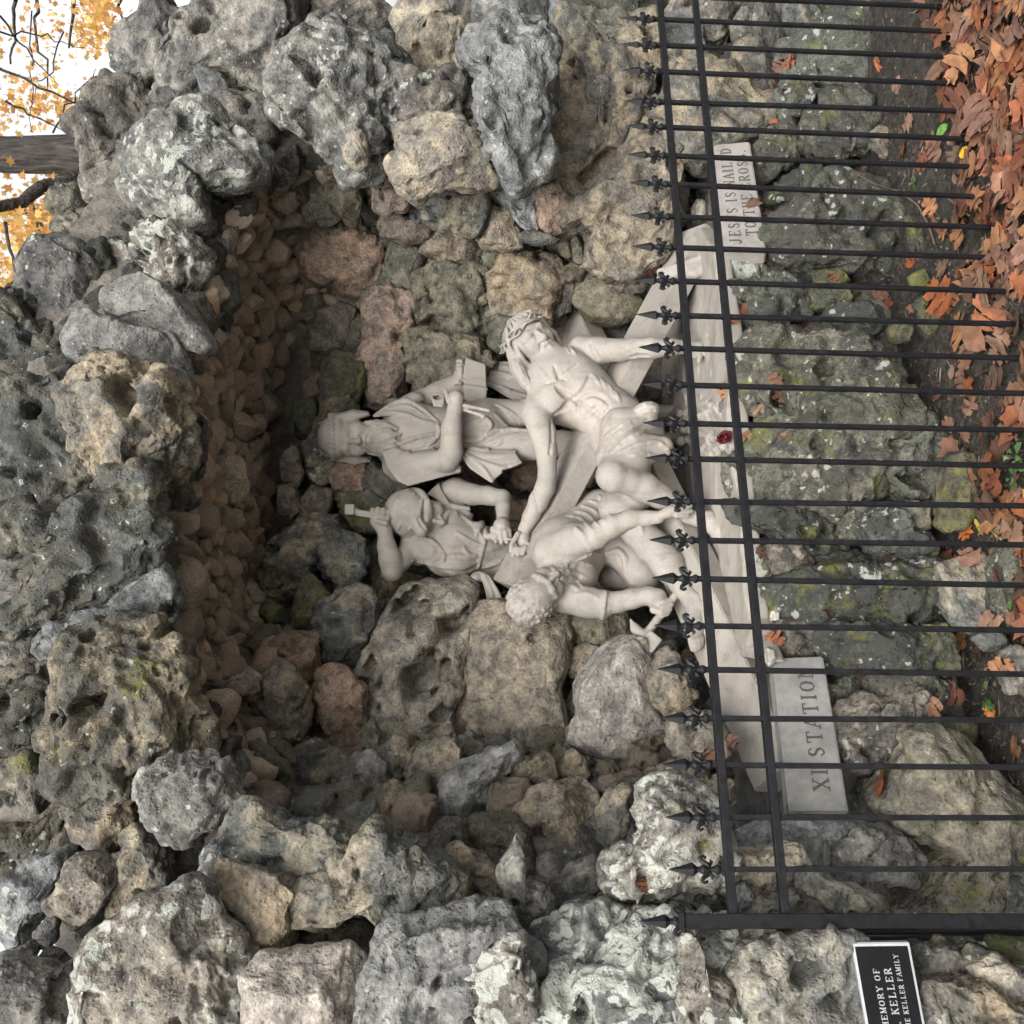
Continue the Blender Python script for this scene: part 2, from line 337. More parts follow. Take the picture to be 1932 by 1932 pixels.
ARCH = """
a g 1.0|84,0 90,2 96,8 108,11 103,16 97,24 94,34 93,46 86,49 80,46 70,43 64,37 61,27 66,20 76,13 82,8
a g .85|122,0 170,0 166,16 163,28 158,38 150,48 146,52 134,48 127,42 118,41 110,45 96,47 94,35 99,22 108,13 116,5
a g 1.1|63,43 70,46 75,44 82,48 80,52 86,57 88,66 91,74 86,80 76,84 70,91 60,93 52,97 50,88 46,81 41,74 44,69 50,63 56,52|61,68,3
a g 1.0|83,52 90,49 97,44 110,44 115,50 108,58 100,63 92,62 86,57
a k .88|110,41 117,40 125,43 129,51 122,56 115,54 113,46
a g .9|108,58 118,55 130,52 140,51 147,56 152,66 153,76 149,80 140,80 128,74 118,68 104,64|141,62,3 123,63,1.4
a o 1.05|150,51 155,49 155,58 158,68 152,70 150,62
a G .75 f=4|71,88 80,80 90,75 98,69 110,66 118,68 128,74 137,78 143,85 144,97 138,103 128,103 122,106 114,104 113,110 116,119 116,128 108,132 100,128 92,128 83,119 76,110 70,98
a t .95|109,86 120,82 130,86 140,92 142,102 134,112 126,124 120,122 122,112 114,106
a G 1.1|48,100 56,94 70,93 72,100 75,110 72,116 62,111 50,113 48,106
a m 1.4|25,113 30,107 40,105 48,106 50,113 42,118 36,122 28,117
a g 1.15|47,120 53,115 62,111 72,115 76,125 74,132 66,137 58,138 52,134 47,128
a m 1.2|30,130 34,124 42,120 47,124 52,134 58,138 60,146 54,152 44,144 36,138
a G .92 p=.8|61,136 68,135 76,137 80,143 83,150 77,156 68,155 61,150
a G .75 p=.8|75,137 80,130 87,126 97,129 106,135 114,142 117,150 113,158 107,165 103,171 96,166 88,158 83,150 77,143
a d .95|100,160 112,158 124,152 131,158 132,170 126,182 116,184 106,176
a g .9|12,147 20,136 32,138 42,143 50,149 55,156 54,164 58,172 52,184 42,178 34,181 28,188 20,184 10,170 5,167 9,157
a k .6 p=.05 r=.6|62,165 70,159 82,157 92,162 103,171 112,182 118,193 112,198 100,194 85,186 72,184 62,177
a k .6 p=.05 r=.6|37,190 42,178 48,175 62,182 80,186 95,190 101,202 104,215 102,222 96,218 86,213 70,208 56,206 45,200
a d .9|0,166 6,170 12,176 22,186 30,193 37,193 38,200 36,210 30,217 20,215 10,216 4,220 0,215
a d 1.25|0,225 8,216 30,217 40,222 40,234 20,228 6,232
d f .58 p=.5|58,13 66,15 78,19 88,22 96,25 101,32 102,45 105,55 106,65 99,72 95,80 92,88 84,86 80,78 72,76 60,74 50,66 44,55 40,45 39,32 45,22 52,15|79,35,7
d d .75 p=.45|0,30 10,26 25,27 36,24 40,32 41,45 46,58 54,68 60,75 50,83 40,88 30,92 16,93 6,89 0,88
d d .62 p=.45|66,75 74,76 80,82 84,92 86,104 88,114 90,122 88,130 80,134 72,140 60,147 50,150 38,152 26,156 14,158 5,160 3,156 8,148 16,138 26,128 22,122 10,117 8,108 14,100 26,95 42,88 54,82
d k .6|25,172 30,165 38,158 50,152 62,150 72,142 82,134 89,128 92,138 95,148 91,158 86,164 76,164 64,161 52,167 40,172 30,175
d g .95|0,90 8,89 14,95 14,103 8,110 0,112
d f .88|4,122 8,114 16,118 24,124 20,132 14,140 8,136
d t .95|0,110 6,112 4,122 8,136 10,142 6,150 0,152
d g .8|0,162 10,160 20,166 24,174 25,184 18,189 8,189 0,188
d d .58 p=.6|40,182 46,171 56,166 70,163 86,163 94,169 98,180 101,194 106,206 111,222 105,232 97,238 88,244 80,253 70,256 58,252 46,250 38,242 35,230 34,216 37,202
d g .75|40,176 46,170 58,164 64,166 58,172 54,180 44,188 38,184
g d .75 p=.6|0,0 20,-6 34,-2 38,8 34,18 34,28 30,32 32,42 26,46 16,44 6,44 0,50
g f .75|0,50 5,47 12,42 18,43 20,48 26,50 27,58 24,66 25,76 22,84 14,84 10,78 11,66 14,58 8,57 0,58
g d .8|0,82 10,82 22,82 32,68 40,64 46,66 40,74 42,82 36,92 26,98 18,101 12,106 6,107 0,106
g f .62|37,72 42,66 50,62 58,58 62,62 70,66 76,71 74,80 70,88 64,94 56,95 50,92 44,84 40,78
g G .48|80,58 86,52 96,46 108,44 120,43 119,48 122,50 128,56 130,62 134,68 126,74 118,78 112,86 104,90 96,86 90,80 82,74 79,66
g f .58|71,88 76,84 88,88 94,96 96,108 95,116 88,119 80,126 72,131 64,131 63,125 66,116 70,110 72,100
g g .7|96,92 106,90 114,94 112,104 116,116 112,120 100,116 96,106
g k .7|12,106 22,104 30,102 38,97 42,96 41,104 34,112 28,118 22,126 18,136 15,148 12,156 4,158 3,148 4,136 6,124 8,114
g g .55|28,125 34,116 38,108 44,102 50,99 56,102 64,108 65,114 58,122 52,130 44,136 40,140 36,135 28,130
g g .6|20,142 24,136 28,133 32,136 33,144 28,149 22,149
g g .6|12,150 18,147 22,150 18,158 12,160 10,156
g g .6|21,154 27,151 33,152 39,158 40,162 34,164 26,160
g g .5|0,168 8,161 20,164 30,166 40,163 46,172 50,180 52,205 0,205
g t .6|88,120 96,116 101,118 100,125 94,127
g G .3 p=.3|54,170 58,156 62,146 68,140 76,134 86,130 98,129 110,124 115,126 117,134 122,142 130,148 133,156 138,160 142,168 146,178 146,205 51,205 52,182|110,182,5
g t .35 p=.1|126,106 132,104 142,108 152,112 160,116 165,120 161,128 163,138 164,148 167,158 156,160 146,158 141,156 140,146 138,136 132,124 127,116
g f .42|126,92 132,80 142,73 152,77 165,80 180,80 193,85 204,87 214,92 208,96 196,98 190,103 182,110 170,113 160,112 150,104 140,100 134,98
g W .42|112,104 116,94 126,92 134,98 130,104 130,110 124,116 122,124 118,124 116,112
g d .5|118,126 124,118 132,126 138,138 140,150 132,148 124,138
D f .33 p=.45|545,1710 560,1690 600,1680 640,1640 670,1620 700,1575 715,1570 735,1600 755,1600 775,1590 800,1620 850,1640 858,1690 830,1720 780,1750 740,1745 690,1715 640,1725 590,1735 555,1730|680,1640,9 670,1668,6
D d .45|555,1740 600,1738 680,1740 720,1760 700,1790 640,1790 570,1800 545,1770
D p .25 p=.05 r=.6|478,1835 500,1815 560,1815 610,1805 650,1800 680,1830 697,1865 690,1880 695,1932 480,1932
h W .22 p=.7|161,97 168,88 170,76 176,64 188,58 200,62 210,72 214,86 220,102 217,124 204,134 186,138 168,132 158,120 152,108|170,117,5 166,104,4
h W .2 p=.5|108,152 118,146 140,140 160,142 186,142 204,138 212,140 217,158 226,176 228,205 120,205 112,182 115,166|170,190,4
h f .45|150,64 158,60 164,64 160,80 152,94 144,90 143,74
h G .3|90,110 94,96 98,90 102,92 103,104 102,114 110,116 116,122 116,132 110,140 100,147 95,140 94,124
h t .45|55,104 62,96 68,94 72,98 80,102 86,108 86,118 82,124 72,128 62,124 60,112
h g .5|111,100 120,97 136,97 138,102 128,108 118,112 112,106
h k .22 p=.3|20,168 28,150 40,142 56,138 76,136 90,132 98,148 104,160 107,176 106,190 98,205 20,205 17,182|54,162,4 52,178,3 36,192,6
h W .12|70,180 72,162 80,150 92,146 100,148 104,160 107,176 104,188 92,192 80,186
h g .4|118,116 130,106 140,102 146,110 138,122 132,134 124,138 118,130
h m .38|128,128 136,122 146,126 148,138 140,148 128,144 124,136
i G .05|0,150 10,146 12,158 16,165 24,168 28,178 34,188 34,205 0,205
i c .08 p=.2|30,180 32,160 36,150 48,145 70,145 96,146 100,160 102,180 102,205 40,205 34,190|66,155,6 80,170,5 62,168,3 44,175,2.5 74,186,3
i g .1|2,146 16,142 28,148 30,160 24,170 14,164
i g .08|130,150 136,148 140,152 150,150 155,154 150,166 148,172 140,177 134,170
i y .1|138,152 146,145 162,146 168,150 160,155 146,153
i g .06|152,162 160,152 168,150 182,155 180,158 165,162 155,164
i c .04|164,162 180,157 188,162 196,168 196,186 184,182 172,172
i f .02|140,178 150,172 160,176 172,176 184,184 196,188 196,208 160,208 150,190
i g .03|134,184 148,186 156,200 140,206 132,198
i y .14|172,146 193,146 196,160 188,162 180,156
b g .85|-20,0 0,0 12,0 18,2 26,8 29,14 26,20 18,18 8,18 0,20 -12,18 -24,14
D G .6 p=.6|555,85 600,70 640,58 670,62 710,65 745,90 757,120 755,160 740,210 720,250 700,300 680,310 650,320 620,290 590,250 560,220 535,205 523,185 530,160 560,155 575,165 555,130|608,182,16
D c .58|640,262 668,238 690,262 692,300 672,318 655,300
b c .75 p=.2|28,10 32,2 40,0 54,2 56,8 48,16 44,24 40,30 34,32 30,26 31,18
b c .7 p=.2|36,36 42,26 48,18 52,9 60,7 66,14 64,22 66,28 64,40 58,42 50,43 42,40|43,29,2.5
b f .8|62,6 68,0 76,2 75,12 76,18 68,20 64,14
b k .75 p=.05 r=.5 f=7|76,0 112,0 113,8 111,17 96,18 78,18 75,10
b k .8|115,2 122,0 124,8 123,17 116,17
b g .6 p=.6|26,62 30,50 38,42 48,44 62,42 68,48 72,58 68,64 60,66 50,70 38,76 30,74
b c .66|33,76 42,72 54,68 62,66 68,70 72,78 80,88 91,97 84,102 70,105 58,104 50,108 42,112 34,104 30,94 36,88
b k .5|66,22 76,18 94,15 104,18 112,18 117,30 116,48 115,68 114,84 110,94 102,100 96,102 92,96 91,86 82,86 72,78 69,66 76,58 78,46 72,36 66,30
b t .8|118,22 122,19 128,24 134,34 136,42 134,48 126,46 118,40
b t .85|118,46 128,49 136,54 142,62 145,78 140,88 128,96 117,100 112,98 116,84 117,64
b f .72 p=.6|124,12 128,5 140,8 160,6 172,10 176,24 175,38 172,46 165,52 162,62 158,68 152,76 147,77 145,68 138,54 137,40 132,30 126,18
b c .82|165,62 172,57 180,54 182,66 178,72 168,70|170,66,1.3
b m .9|134,0 160,0 178,0 182,6 170,8 150,8
b k .85 p=.1 r=.6|176,14 183,10 193,10 200,20 200,60 193,72 184,70 180,56 176,44
b t .92 p=.5|128,100 136,92 144,82 152,76 164,74 178,76 186,84 188,100 186,120 182,132 176,144 168,152 152,154 142,150 138,140 144,130 136,124 128,130 125,118
b r .95|110,104 116,102 122,104 127,114 126,128 116,131 111,124
b k .97|81,104 92,100 106,100 109,106 108,130 100,126 92,116 84,110
"""
NICHE = """
a r 1.10|144,92 150,84 158,84 162,92 158,98 150,101 144,98
a o 1.15|148,72 156,70 164,76 172,80 176,86 168,88 158,84 150,80
a B 1.00|120,108 130,100 142,98 148,104 147,112 138,116 132,112 132,120 126,128 122,120
a o 1.20 p=.1|160,92 174,88 186,92 192,100 190,116 188,122 176,124 168,116 164,106
b o 1.10|-8,104 4,96 12,92 18,96 10,104 10,116 6,124 0,122 -6,114
b o 0.95|18,90 28,78 33,82 30,92 24,96 18,94
D r 1.42|570,450 600,430 640,435 690,440 715,460 722,500 710,540 680,550 640,540 600,530 575,500
b b 1.00|16,108 20,100 28,96 30,104 36,114 34,118 24,119 17,116
b b 1.20|20,122 30,120 38,126 46,120 49,126 47,134 34,136 22,132
b o 1.38|24,140 28,136 40,136 45,144 44,156 38,166 28,166 23,156
b o 1.38|44,150 52,142 58,148 56,156 48,158
b o 1.42 p=.7|42,160 50,152 58,150 66,154 76,150 83,158 83,170 84,193 60,193 42,186 38,176 45,168
b f 0.97|42,112 54,106 68,104 78,108 81,116 78,126 74,131 62,131 52,128 46,120
b t 1.05|80,122 86,116 92,118 98,130 100,138 90,140 80,137 77,130
b f 1.00|98,132 108,130 116,132 121,136 112,138 104,136
b o 1.10|118,132 124,130 128,140 128,147 122,142
b o 1.10|128,131 134,132 135,148 130,146
b o 1.24|122,152 130,148 138,150 136,158 126,158
b t 1.27|46,142 50,134 60,131 74,132 80,140 78,148 68,150 56,147
b t 1.31|90,144 100,138 112,140 120,148 121,158 118,164 114,178 100,180 88,178 84,164 85,152
b g 1.27|104,136 112,137 114,142 108,144
b o 1.27|80,140 86,138 90,144 84,152 78,150
D o 1.31 p=.05 r=.6|1090,520 1150,518 1195,530 1205,570 1190,600 1160,610 1120,600 1090,570
b t 1.33|118,178 122,160 128,156 130,166 126,176
D o 1.38|930,600 990,595 1030,600 1040,620 1000,640 960,660 930,650
D r 1.49 p=.6|690,560 730,555 770,570 770,640 765,700 740,760 690,755 680,700 690,640
D O 1.49|605,690 640,670 680,680 685,730 660,770 620,770 605,730
D o 1.49 p=.6|770,650 800,630 850,640 900,650 930,690 920,740 860,760 800,745 770,700
D b 1.60|575,630 600,590 640,580 680,590 670,640 630,660 590,660
D o 1.49|730,760 770,750 800,760 790,800 750,810 725,790
e o 1.52|-20,58 -10,38 2,30 8,40 4,54 -8,62
D O 1.56|560,760 590,755 600,800 585,830 560,820
D b 1.52|530,850 560,845 572,890 560,915 535,905
D f 1.49|575,840 600,828 628,845 632,885 610,912 578,900
D b 1.52|526,920 555,918 565,960 548,975 528,965
D b 1.49|565,950 590,918 622,930 618,970 580,982
D r 1.52|632,830 660,860 690,880 700,920 680,960 640,950 628,900
D O 1.49|700,880 740,900 770,930 760,980 720,980 690,940
D O 1.45|650,935 700,930 730,960 720,1000 680,1000 650,975
d f 1.45 p=.4|168,104 178,102 188,99 189,112 180,118 176,130 172,140 160,142 150,146 149,132 152,118 158,112
D f 1.42|600,1030 650,1005 685,1020 690,1060 670,1110 640,1120 610,1090
d o 1.42|165,160 170,140 174,132 184,144 182,156 172,164
d y 1.42|146,156 150,148 158,150 160,158 154,163 148,160
d r 1.34|149,180 160,170 176,167 177,186 176,205 160,214 152,212 148,196
d f 1.38|182,150 190,144 200,140 208,146 210,160 204,176 195,186 182,190 178,176 180,160
D o 1.62|680,1040 720,1020 755,1050 750,1100 720,1110 690,1080
D t 1.62|690,1090 730,1085 760,1110 745,1150 710,1160 690,1130
g f 1.15|152,60 160,48 176,34 184,38 190,52 188,70 184,78 174,76 166,66 158,60
h r 1.25|-17,0 -8,-6 4,0 10,6 12,18 13,34 10,46 2,49 -4,46 -12,38 -16,20
e s 1.37 p=.15 f=2 t=.6 sl=.5 s=1.05 r=.8|31,142 40,136 56,134 68,138 73,145 68,156 68,167 71,176 71,192 66,204 66,214 64,224 56,226 48,228 38,222 32,224 24,226 15,214 13,202 6,194 10,180 14,168 24,156|40,152,8 61,160,7 44,185,9 18,180,4 56,206,4
e s 1.32 p=.08 r=.6 f=7 b=.55 t=.6 sl=.4 s=1.03|72,150 86,148 100,152 118,156 128,152 127,176 123,200 128,218 128,232 112,234 98,232 82,228 70,218 67,206 70,192 68,175
h p 1.05 p=.05 r=.5|136,0 145,-10 155,-18 166,-20 172,-10 172,6 178,18 178,30 170,42 166,52 160,59 150,54 138,44 129,38 130,28 136,18 134,8
e t 1.27|130,176 136,172 146,174 147,182 136,190 128,188
D o 1.27|1075,1150 1120,1140 1170,1150 1190,1190 1170,1220 1110,1225 1080,1200
D t 0.95|1225,1300 1235,1265 1250,1240 1270,1235 1300,1290 1322,1330 1290,1350 1250,1342 1225,1322
h f 1.05 s=1.3|30,32 36,34 38,42 43,34 42,44 36,56 34,60 26,60 20,52 19,44
h o 1.12 s=1.3|12,28 17,24 20,32 20,40 17,46 12,38
h k 1.02 s=1.3|0,58 2,50 10,45 17,43 20,50 21,60 16,70 6,76 0,74 -4,66
h t 1.0 s=1.3|40,54 44,42 52,37 60,36 64,44 63,58 60,68 54,74 46,74 41,66 44,62
h o 1.05 s=1.3|64,44 66,34 72,30 78,36 82,42 74,46
h k .92 s=1.3|62,56 66,50 80,45 88,44 93,42 92,54 85,64 82,76 80,88 74,91 62,86 56,80 57,70
h o 0.92|94,46 98,42 106,46 112,42 118,44 119,54 114,62 105,64 100,58 95,54
h t 0.97|120,50 124,42 130,40 136,46 138,52 133,57 124,56
h t 0.87|83,76 84,66 92,58 100,58 105,66 102,74 96,78 88,79
h t 0.77|100,74 108,66 116,60 134,56 140,62 142,72 142,84 138,92 136,97 120,98 106,98 102,92 104,84 102,78|110,80,3
h t .9 s=1.3|20,64 28,60 34,66 41,74 42,86 40,96 32,92 20,92 9,88 12,76
h o 0.77|80,80 90,76 98,78 101,88 94,93 82,90
h t 0.82|46,86 55,82 62,88 63,94 54,99 46,94
h o 1.00|-6,76 4,78 8,86 0,92 -10,88
h r 0.85|165,58 172,50 184,46 200,48 206,60 196,64 180,60
h f 0.70|74,92 84,90 92,92 90,100 80,101
i c 0.70|-4,24 6,18 18,20 26,28 26,38 16,44 4,44 -6,36
i t 0.62|-6,50 6,48 14,56 14,66 4,72 -6,64
i t 0.60|12,62 20,55 28,58 30,68 24,76 14,74
g t 1.10|140,10 150,0 156,-10 166,-6 172,6 172,24 162,34 152,36 144,28
g b 1.00|112,24 124,20 134,24 140,34 150,42 152,54 140,62 130,56 120,44 112,36
g b 0.95|128,56 140,60 152,64 164,70 168,78 154,80 140,74 130,66
g B 0.90|112,10 122,8 132,14 126,20 114,20
g b 0.95|104,2 114,-4 128,2 138,-8 146,0 142,12 130,10 116,12
"""
LEDGE = """
f m .58 p=.45|34,20 40,12 50,4 66,0 70,5 82,2 100,10 104,18 112,22 116,32 120,40 127,42 126,48 118,52 108,56 106,62 110,68 106,80 100,90 92,92 88,100 84,106 76,100 60,96 50,90 42,80 38,66 44,56 50,44 40,34|75,18,5 70,60,3.5 52,32,4
f W .66|24,36 30,20 38,16 44,24 46,34 38,42 28,44
f m .52 p=.5|108,56 116,52 126,48 136,45 140,52 146,56 149,64 152,72 150,82 144,88 136,90 126,91 118,88 112,82 108,72 106,64|107,63,2.5 130,60,2 140,67,2.5 128,79,6
f y .6|100,10 110,6 120,8 124,16 126,26 120,36 112,30 108,20
f y .55|112,30 122,28 128,36 136,44 128,48 120,40
f m .6 p=.7|28,90 36,92 44,94 54,96 64,98 78,100 86,106 90,114 88,120 78,122 68,118 56,112 44,106 34,104 30,98
f m .55|90,100 100,92 108,92 104,104 98,112 90,110
f m .52 p=.6|100,104 108,97 118,94 126,100 128,108 134,110 140,118 136,124 124,126 112,122 104,114
f f .5|118,94 130,92 142,94 140,104 134,108 128,100|120,96,2.5
f y .38|150,68 158,64 164,68 166,80 165,92 160,102 150,106 144,100 146,90 148,80
f g .6|44,120 52,114 62,114 70,120 76,127 72,132 60,134 48,130
f m .62|70,122 84,120 100,118 112,122 116,128 100,131 84,130 74,130
f m .55 p=.5|54,140 60,134 76,130 92,128 110,130 128,127 144,128 148,136 148,148 146,158 132,160 120,162 104,160 86,160 68,158 58,154 54,148|124,155,3.5
f f .42|146,128 158,126 170,124 178,132 176,144 176,158 172,164 162,162 152,154 148,146
f W .62|38,124 44,118 50,126 52,140 46,146 40,136
f g .58 p=.6|54,160 70,158 78,162 80,172 78,182 64,184 54,178 52,170
f m .52|78,164 92,160 108,162 122,162 134,166 136,176 138,186 130,194 110,194 94,190 84,184 80,174
f y .48|136,162 148,160 154,172 154,184 146,188 138,182
f f .3|164,168 172,164 180,166 184,172 180,176 170,174
f g .25|182,176 188,174 193,176 193,200 184,196 180,186
f m .3|178,126 182,118 193,118 193,160 180,158 176,146
c g .8|0,-6 34,0 32,10 25,20 23,26 10,22 0,26 -6,10
c g .75|30,16 34,8 40,6 46,2 50,8 56,12 55,22 50,28 40,26 32,24
c f .75|34,0 44,-6 52,-2 48,4 40,8 34,8
c f .72 p=.2|0,26 24,24 30,36 30,48 40,56 51,60 50,72 40,76 20,84 16,90 0,90 -8,60
c f .72 p=.2|30,28 36,23 47,26 51,36 50,58 40,56 30,46
c f .72|56,0 72,0 78,8 78,12 68,18 60,20 58,10
c m .68|82,0 100,0 112,0 106,6 90,10 82,8
c m .62 p=.1 r=.6|62,24 74,17 84,11 100,8 112,3 120,0 128,8 128,18 124,30 122,44 120,54 110,59 100,58 92,54 82,50 76,46 64,42 62,34
c m .64|54,52 60,45 70,46 76,52 72,60 66,66 58,70 54,62
c m .6 p=.5|80,52 84,50 90,53 98,52 103,58 102,64 108,70 106,80 104,86 96,86 88,92 80,88 72,84 70,74 72,66 80,62
c f .5|108,76 112,70 118,74 121,82 119,90 114,88 108,82
c m .66|42,84 52,70 60,67 66,70 68,80 64,90 54,96 46,104 42,96
c m .64|48,112 54,104 64,96 72,90 78,92 78,100 72,108 66,118 60,124 52,122
c m .6 p=.4|74,108 84,101 92,104 98,108 108,108 116,116 122,122 130,130 134,140 128,150 120,156 110,154 96,154 88,152 80,156 70,160 62,156 50,140 52,130 62,122 70,114|117,133,3 103,135,4.5 61,153,2
c y .45|128,124 132,122 138,134 144,146 146,156 142,158 136,148 130,136
c y .4|128,156 136,152 140,158 138,162 130,162
c W .66|24,150 28,145 36,144 46,146 48,154 44,160 32,160 25,158
c m .62|26,162 40,158 52,156 62,160 70,166 72,174 66,178 56,182 48,190 36,190 28,180
c y .58|70,164 78,160 92,162 96,168 90,174 78,174 70,172
c y .57|76,154 88,152 94,158 86,164 76,162
c m .55|80,178 90,172 104,170 112,174 114,184 106,190 96,188 84,184
c y .45|116,186 122,182 130,184 128,192 120,193
c y .42|132,172 140,168 150,172 152,182 146,190 138,188
i q .45 p=.2 r=.7 f=3|128,36 136,34 150,36 164,40 168,50 178,58 186,68 190,76 184,90 182,104 180,118 176,128 168,137 118,137 116,122 120,114 132,112 142,106 148,100 146,94 140,88 130,84 120,80 110,72 116,62 126,52|157,60,5 145,67,2.2 134,70,3
i g .48 p=.5|88,20 96,14 104,11 114,12 122,8 132,7 136,14 138,22 133,28 128,34 126,42 124,48 116,50 100,48 92,44 88,36 87,26|124,30,3.5 103,38,4
i y .55|136,26 150,22 164,24 171,30 166,36 150,34 138,34
i m .5|106,-2 120,-6 140,-4 150,4 146,16 136,12 122,8 108,10
i m .6|82,4 96,-2 106,2 106,10 96,14 88,18
i m .6|100,56 112,52 126,50 122,60 112,70 102,74 98,66
i k .35 p=.2|30,90 46,82 56,80 68,79 82,80 90,82 92,92 86,104 74,105 62,104 50,98 34,100
i k .32 p=.3|82,104 90,92 100,84 112,85 124,90 134,96 139,102 134,108 122,113 108,114 92,112 80,110
i c .24 p=.5|29,98 36,96 44,98 52,95 58,91 66,96 70,104 64,114 58,120 48,118 42,122 36,118 30,112
i c .18|66,112 72,108 84,112 98,118 108,122 114,132 100,136 84,132 74,124 68,118
i c .16|38,134 48,124 62,122 72,124 80,131 74,140 50,142
i f .28|110,116 114,113 117,118 114,122 110,121
i m .4|184,100 193,84 200,100 196,136 180,138 170,133 180,120
i k .2|30,116 36,114 40,120 38,130 32,132 28,124
i g .5|8,84 16,78 28,82 30,92 28,104 18,100 10,94
"""
grotto = empty('rock_grotto', (1.6, 1.2, 0))
tag(grotto, 'rockwork grotto with arched niche of rough pitted limestone boulders', 'grotto')
ledge = empty('rock_ledge', (1.3, .6, 0))
tag(ledge, 'low bank of mossy pitted boulders below the sculpture behind the fence', 'rock bank')
for s in (ARCH + NICHE).split('\n'):
    if s.strip(): poly_rock(s, grotto)
for s in LEDGE.strip().split('\n'): poly_rock(s, ledge)

# ------------------------------------------------------------------ mortar core: a solid shell behind the stones, lofted from the mouth of the niche to its back
RING0 = [(1330,1560,.75),(1230,1500,.72),(1100,1560,.7),(1000,1610,.65),(850,1610,.62),(690,1590,.62),(560,1580,.65),(470,1540,.65),(400,1430,.7),(330,1310,.75),(310,1150,.75),(335,1000,.75),(345,900,.75),(340,800,.78),(370,650,.8),(400,520,.85),(450,400,.9),(490,330,.95),(560,290,.98),(700,310,.98),(800,350,.98),(960,350,1.0),(1080,390,1.1),(1250,430,1.15),(1330,400,1.0)]
RING1 = [(1330,1350,1.14),(1230,1380,1.19),(1100,1430,1.19),(1000,1460,1.19),(850,1460,1.19),(690,1450,1.24),(580,1430,1.29),(510,1400,1.10),(440,1330,1.10),(410,1260,1.15),(400,1130,1.15),(415,1000,1.15),(420,900,1.15),(415,800,1.18),(430,670,1.20),(460,560,1.25),(500,480,1.30),(540,420,1.30),(610,400,1.35),(720,410,1.30),(800,430,1.25),(960,440,1.25),(1080,470,1.30),(1200,480,1.35),(1300,470,1.20)]
RING2 = [(1330,1150,1.55),(1230,1150,1.60),(1100,1200,1.65),(1000,1230,1.70),(850,1230,1.75),(720,1220,1.75),(620,1200,1.75),(540,1170,1.55),(510,1130,1.60),(498,1080,1.65),(495,1030,1.70),(495,970,1.75),(495,900,1.75),(500,830,1.75),(510,760,1.75),(530,700,1.72),(560,650,1.68),(600,610,1.65),(660,580,1.60),(740,570,1.55),(820,560,1.50),(960,560,1.48),(1080,570,1.45),(1200,560,1.40),(1300,550,1.30)]
def build_core():
    n = len(RING0)
    r0 = np.array([at(*p) for p in RING0]); r1 = np.array([at(*p) for p in RING1]); r2 = np.array([at(*p) for p in RING2])
    cen = np.array([1.9, 1.82, .35])
    # outside of the mound, walking round the mouth: left foot, over the top, right foot
    rows = []
    outer = []
    for i, p in enumerate(r0):
        d = p - np.array([1.75, p[1], 1.1]); d[1] = 0; L = np.linalg.norm(d); d /= L
        q = p + d*(.75 if d[2] < .55 else .62); q[1] = p[1] + .05
        outer.append(q)
    outer = np.array(outer); outer[0][2] = outer[1][2] = -.3; outer[-1][2] = outer[-2][2] = -.3; r00 = r0.copy(); r00[0][2] = -.3; r00[-1][2] = -.3
    back = outer.copy(); back[:, 1] = 2.7; back[:, [0]] = 1.7 + (back[:, [0]] - 1.7)*.9
    mid = (back + outer)/2; mid[:, 1] = 1.9; mid = mid + (mid - np.array([1.7, 1.9, .8]))*.03
    front_mid = (outer + r0)/2; front_mid[:, 1] -= .02
    def lerp(a, b, k): return [a + (b - a)*t for t in np.linspace(0, 1, k, endpoint=False)]
    seq = lerp(back, mid, 3) + lerp(mid, outer, 4) + lerp(outer, r0, 5) + lerp(r0, r1, 8) + lerp(r1, r2, 8) + lerp(r2, np.tile(cen, (n, 1))*1.0, 8)
    # refine along the ring
    def refine(R, m=6):
        out = []
        for i in range(len(R)-1):
            for t in range(m): out.append(R[i] + (R[i+1] - R[i])*t/m)
        out.append(R[-1]); return np.array(out)
    rows = [refine(np.asarray(R)) for R in seq]
    V = np.concatenate(rows); w = rows[0].shape[0]; nr = len(rows)
    V = V + .035*np.stack([fbm(V*5+i*31, 3+i, 3) for i in range(3)], 1)
    I = np.arange(nr*w).reshape(nr, w)
    Q = np.stack([I[:-1, :-1], I[1:, :-1], I[1:, 1:], I[:-1, 1:]], -1).reshape(-1, 4)
    return V, Q, r0, r1, r2
coreV, coreQ, R0w, R1w, R2w = build_core()
def make_mortar():
    m, t, b = nmat('grey_mortar'); k = NB(t); tc = k.n('ShaderNodeTexCoord').outputs['Object']
    n = k.noise(tc, 14, 8, .7); n2 = k.noise(tc, 60, 4, .6)
    k.put(b.inputs['Base Color'], k.mix(k.rmp(n, .35, .65), (.085, .078, .066), (.20, .18, .155))); b.inputs['Roughness'].default_value = .95
    k.put(b.inputs['Normal'], k.bump(k.math('ADD', n, k.math('MULTIPLY', n2, .5)), .9, .03)); return m
MORTAR = make_mortar()
core = new_obj('mortar_core', mesh_np('mortar_core', coreV - np.array(grotto.location), coreQ, MORTAR), grotto)

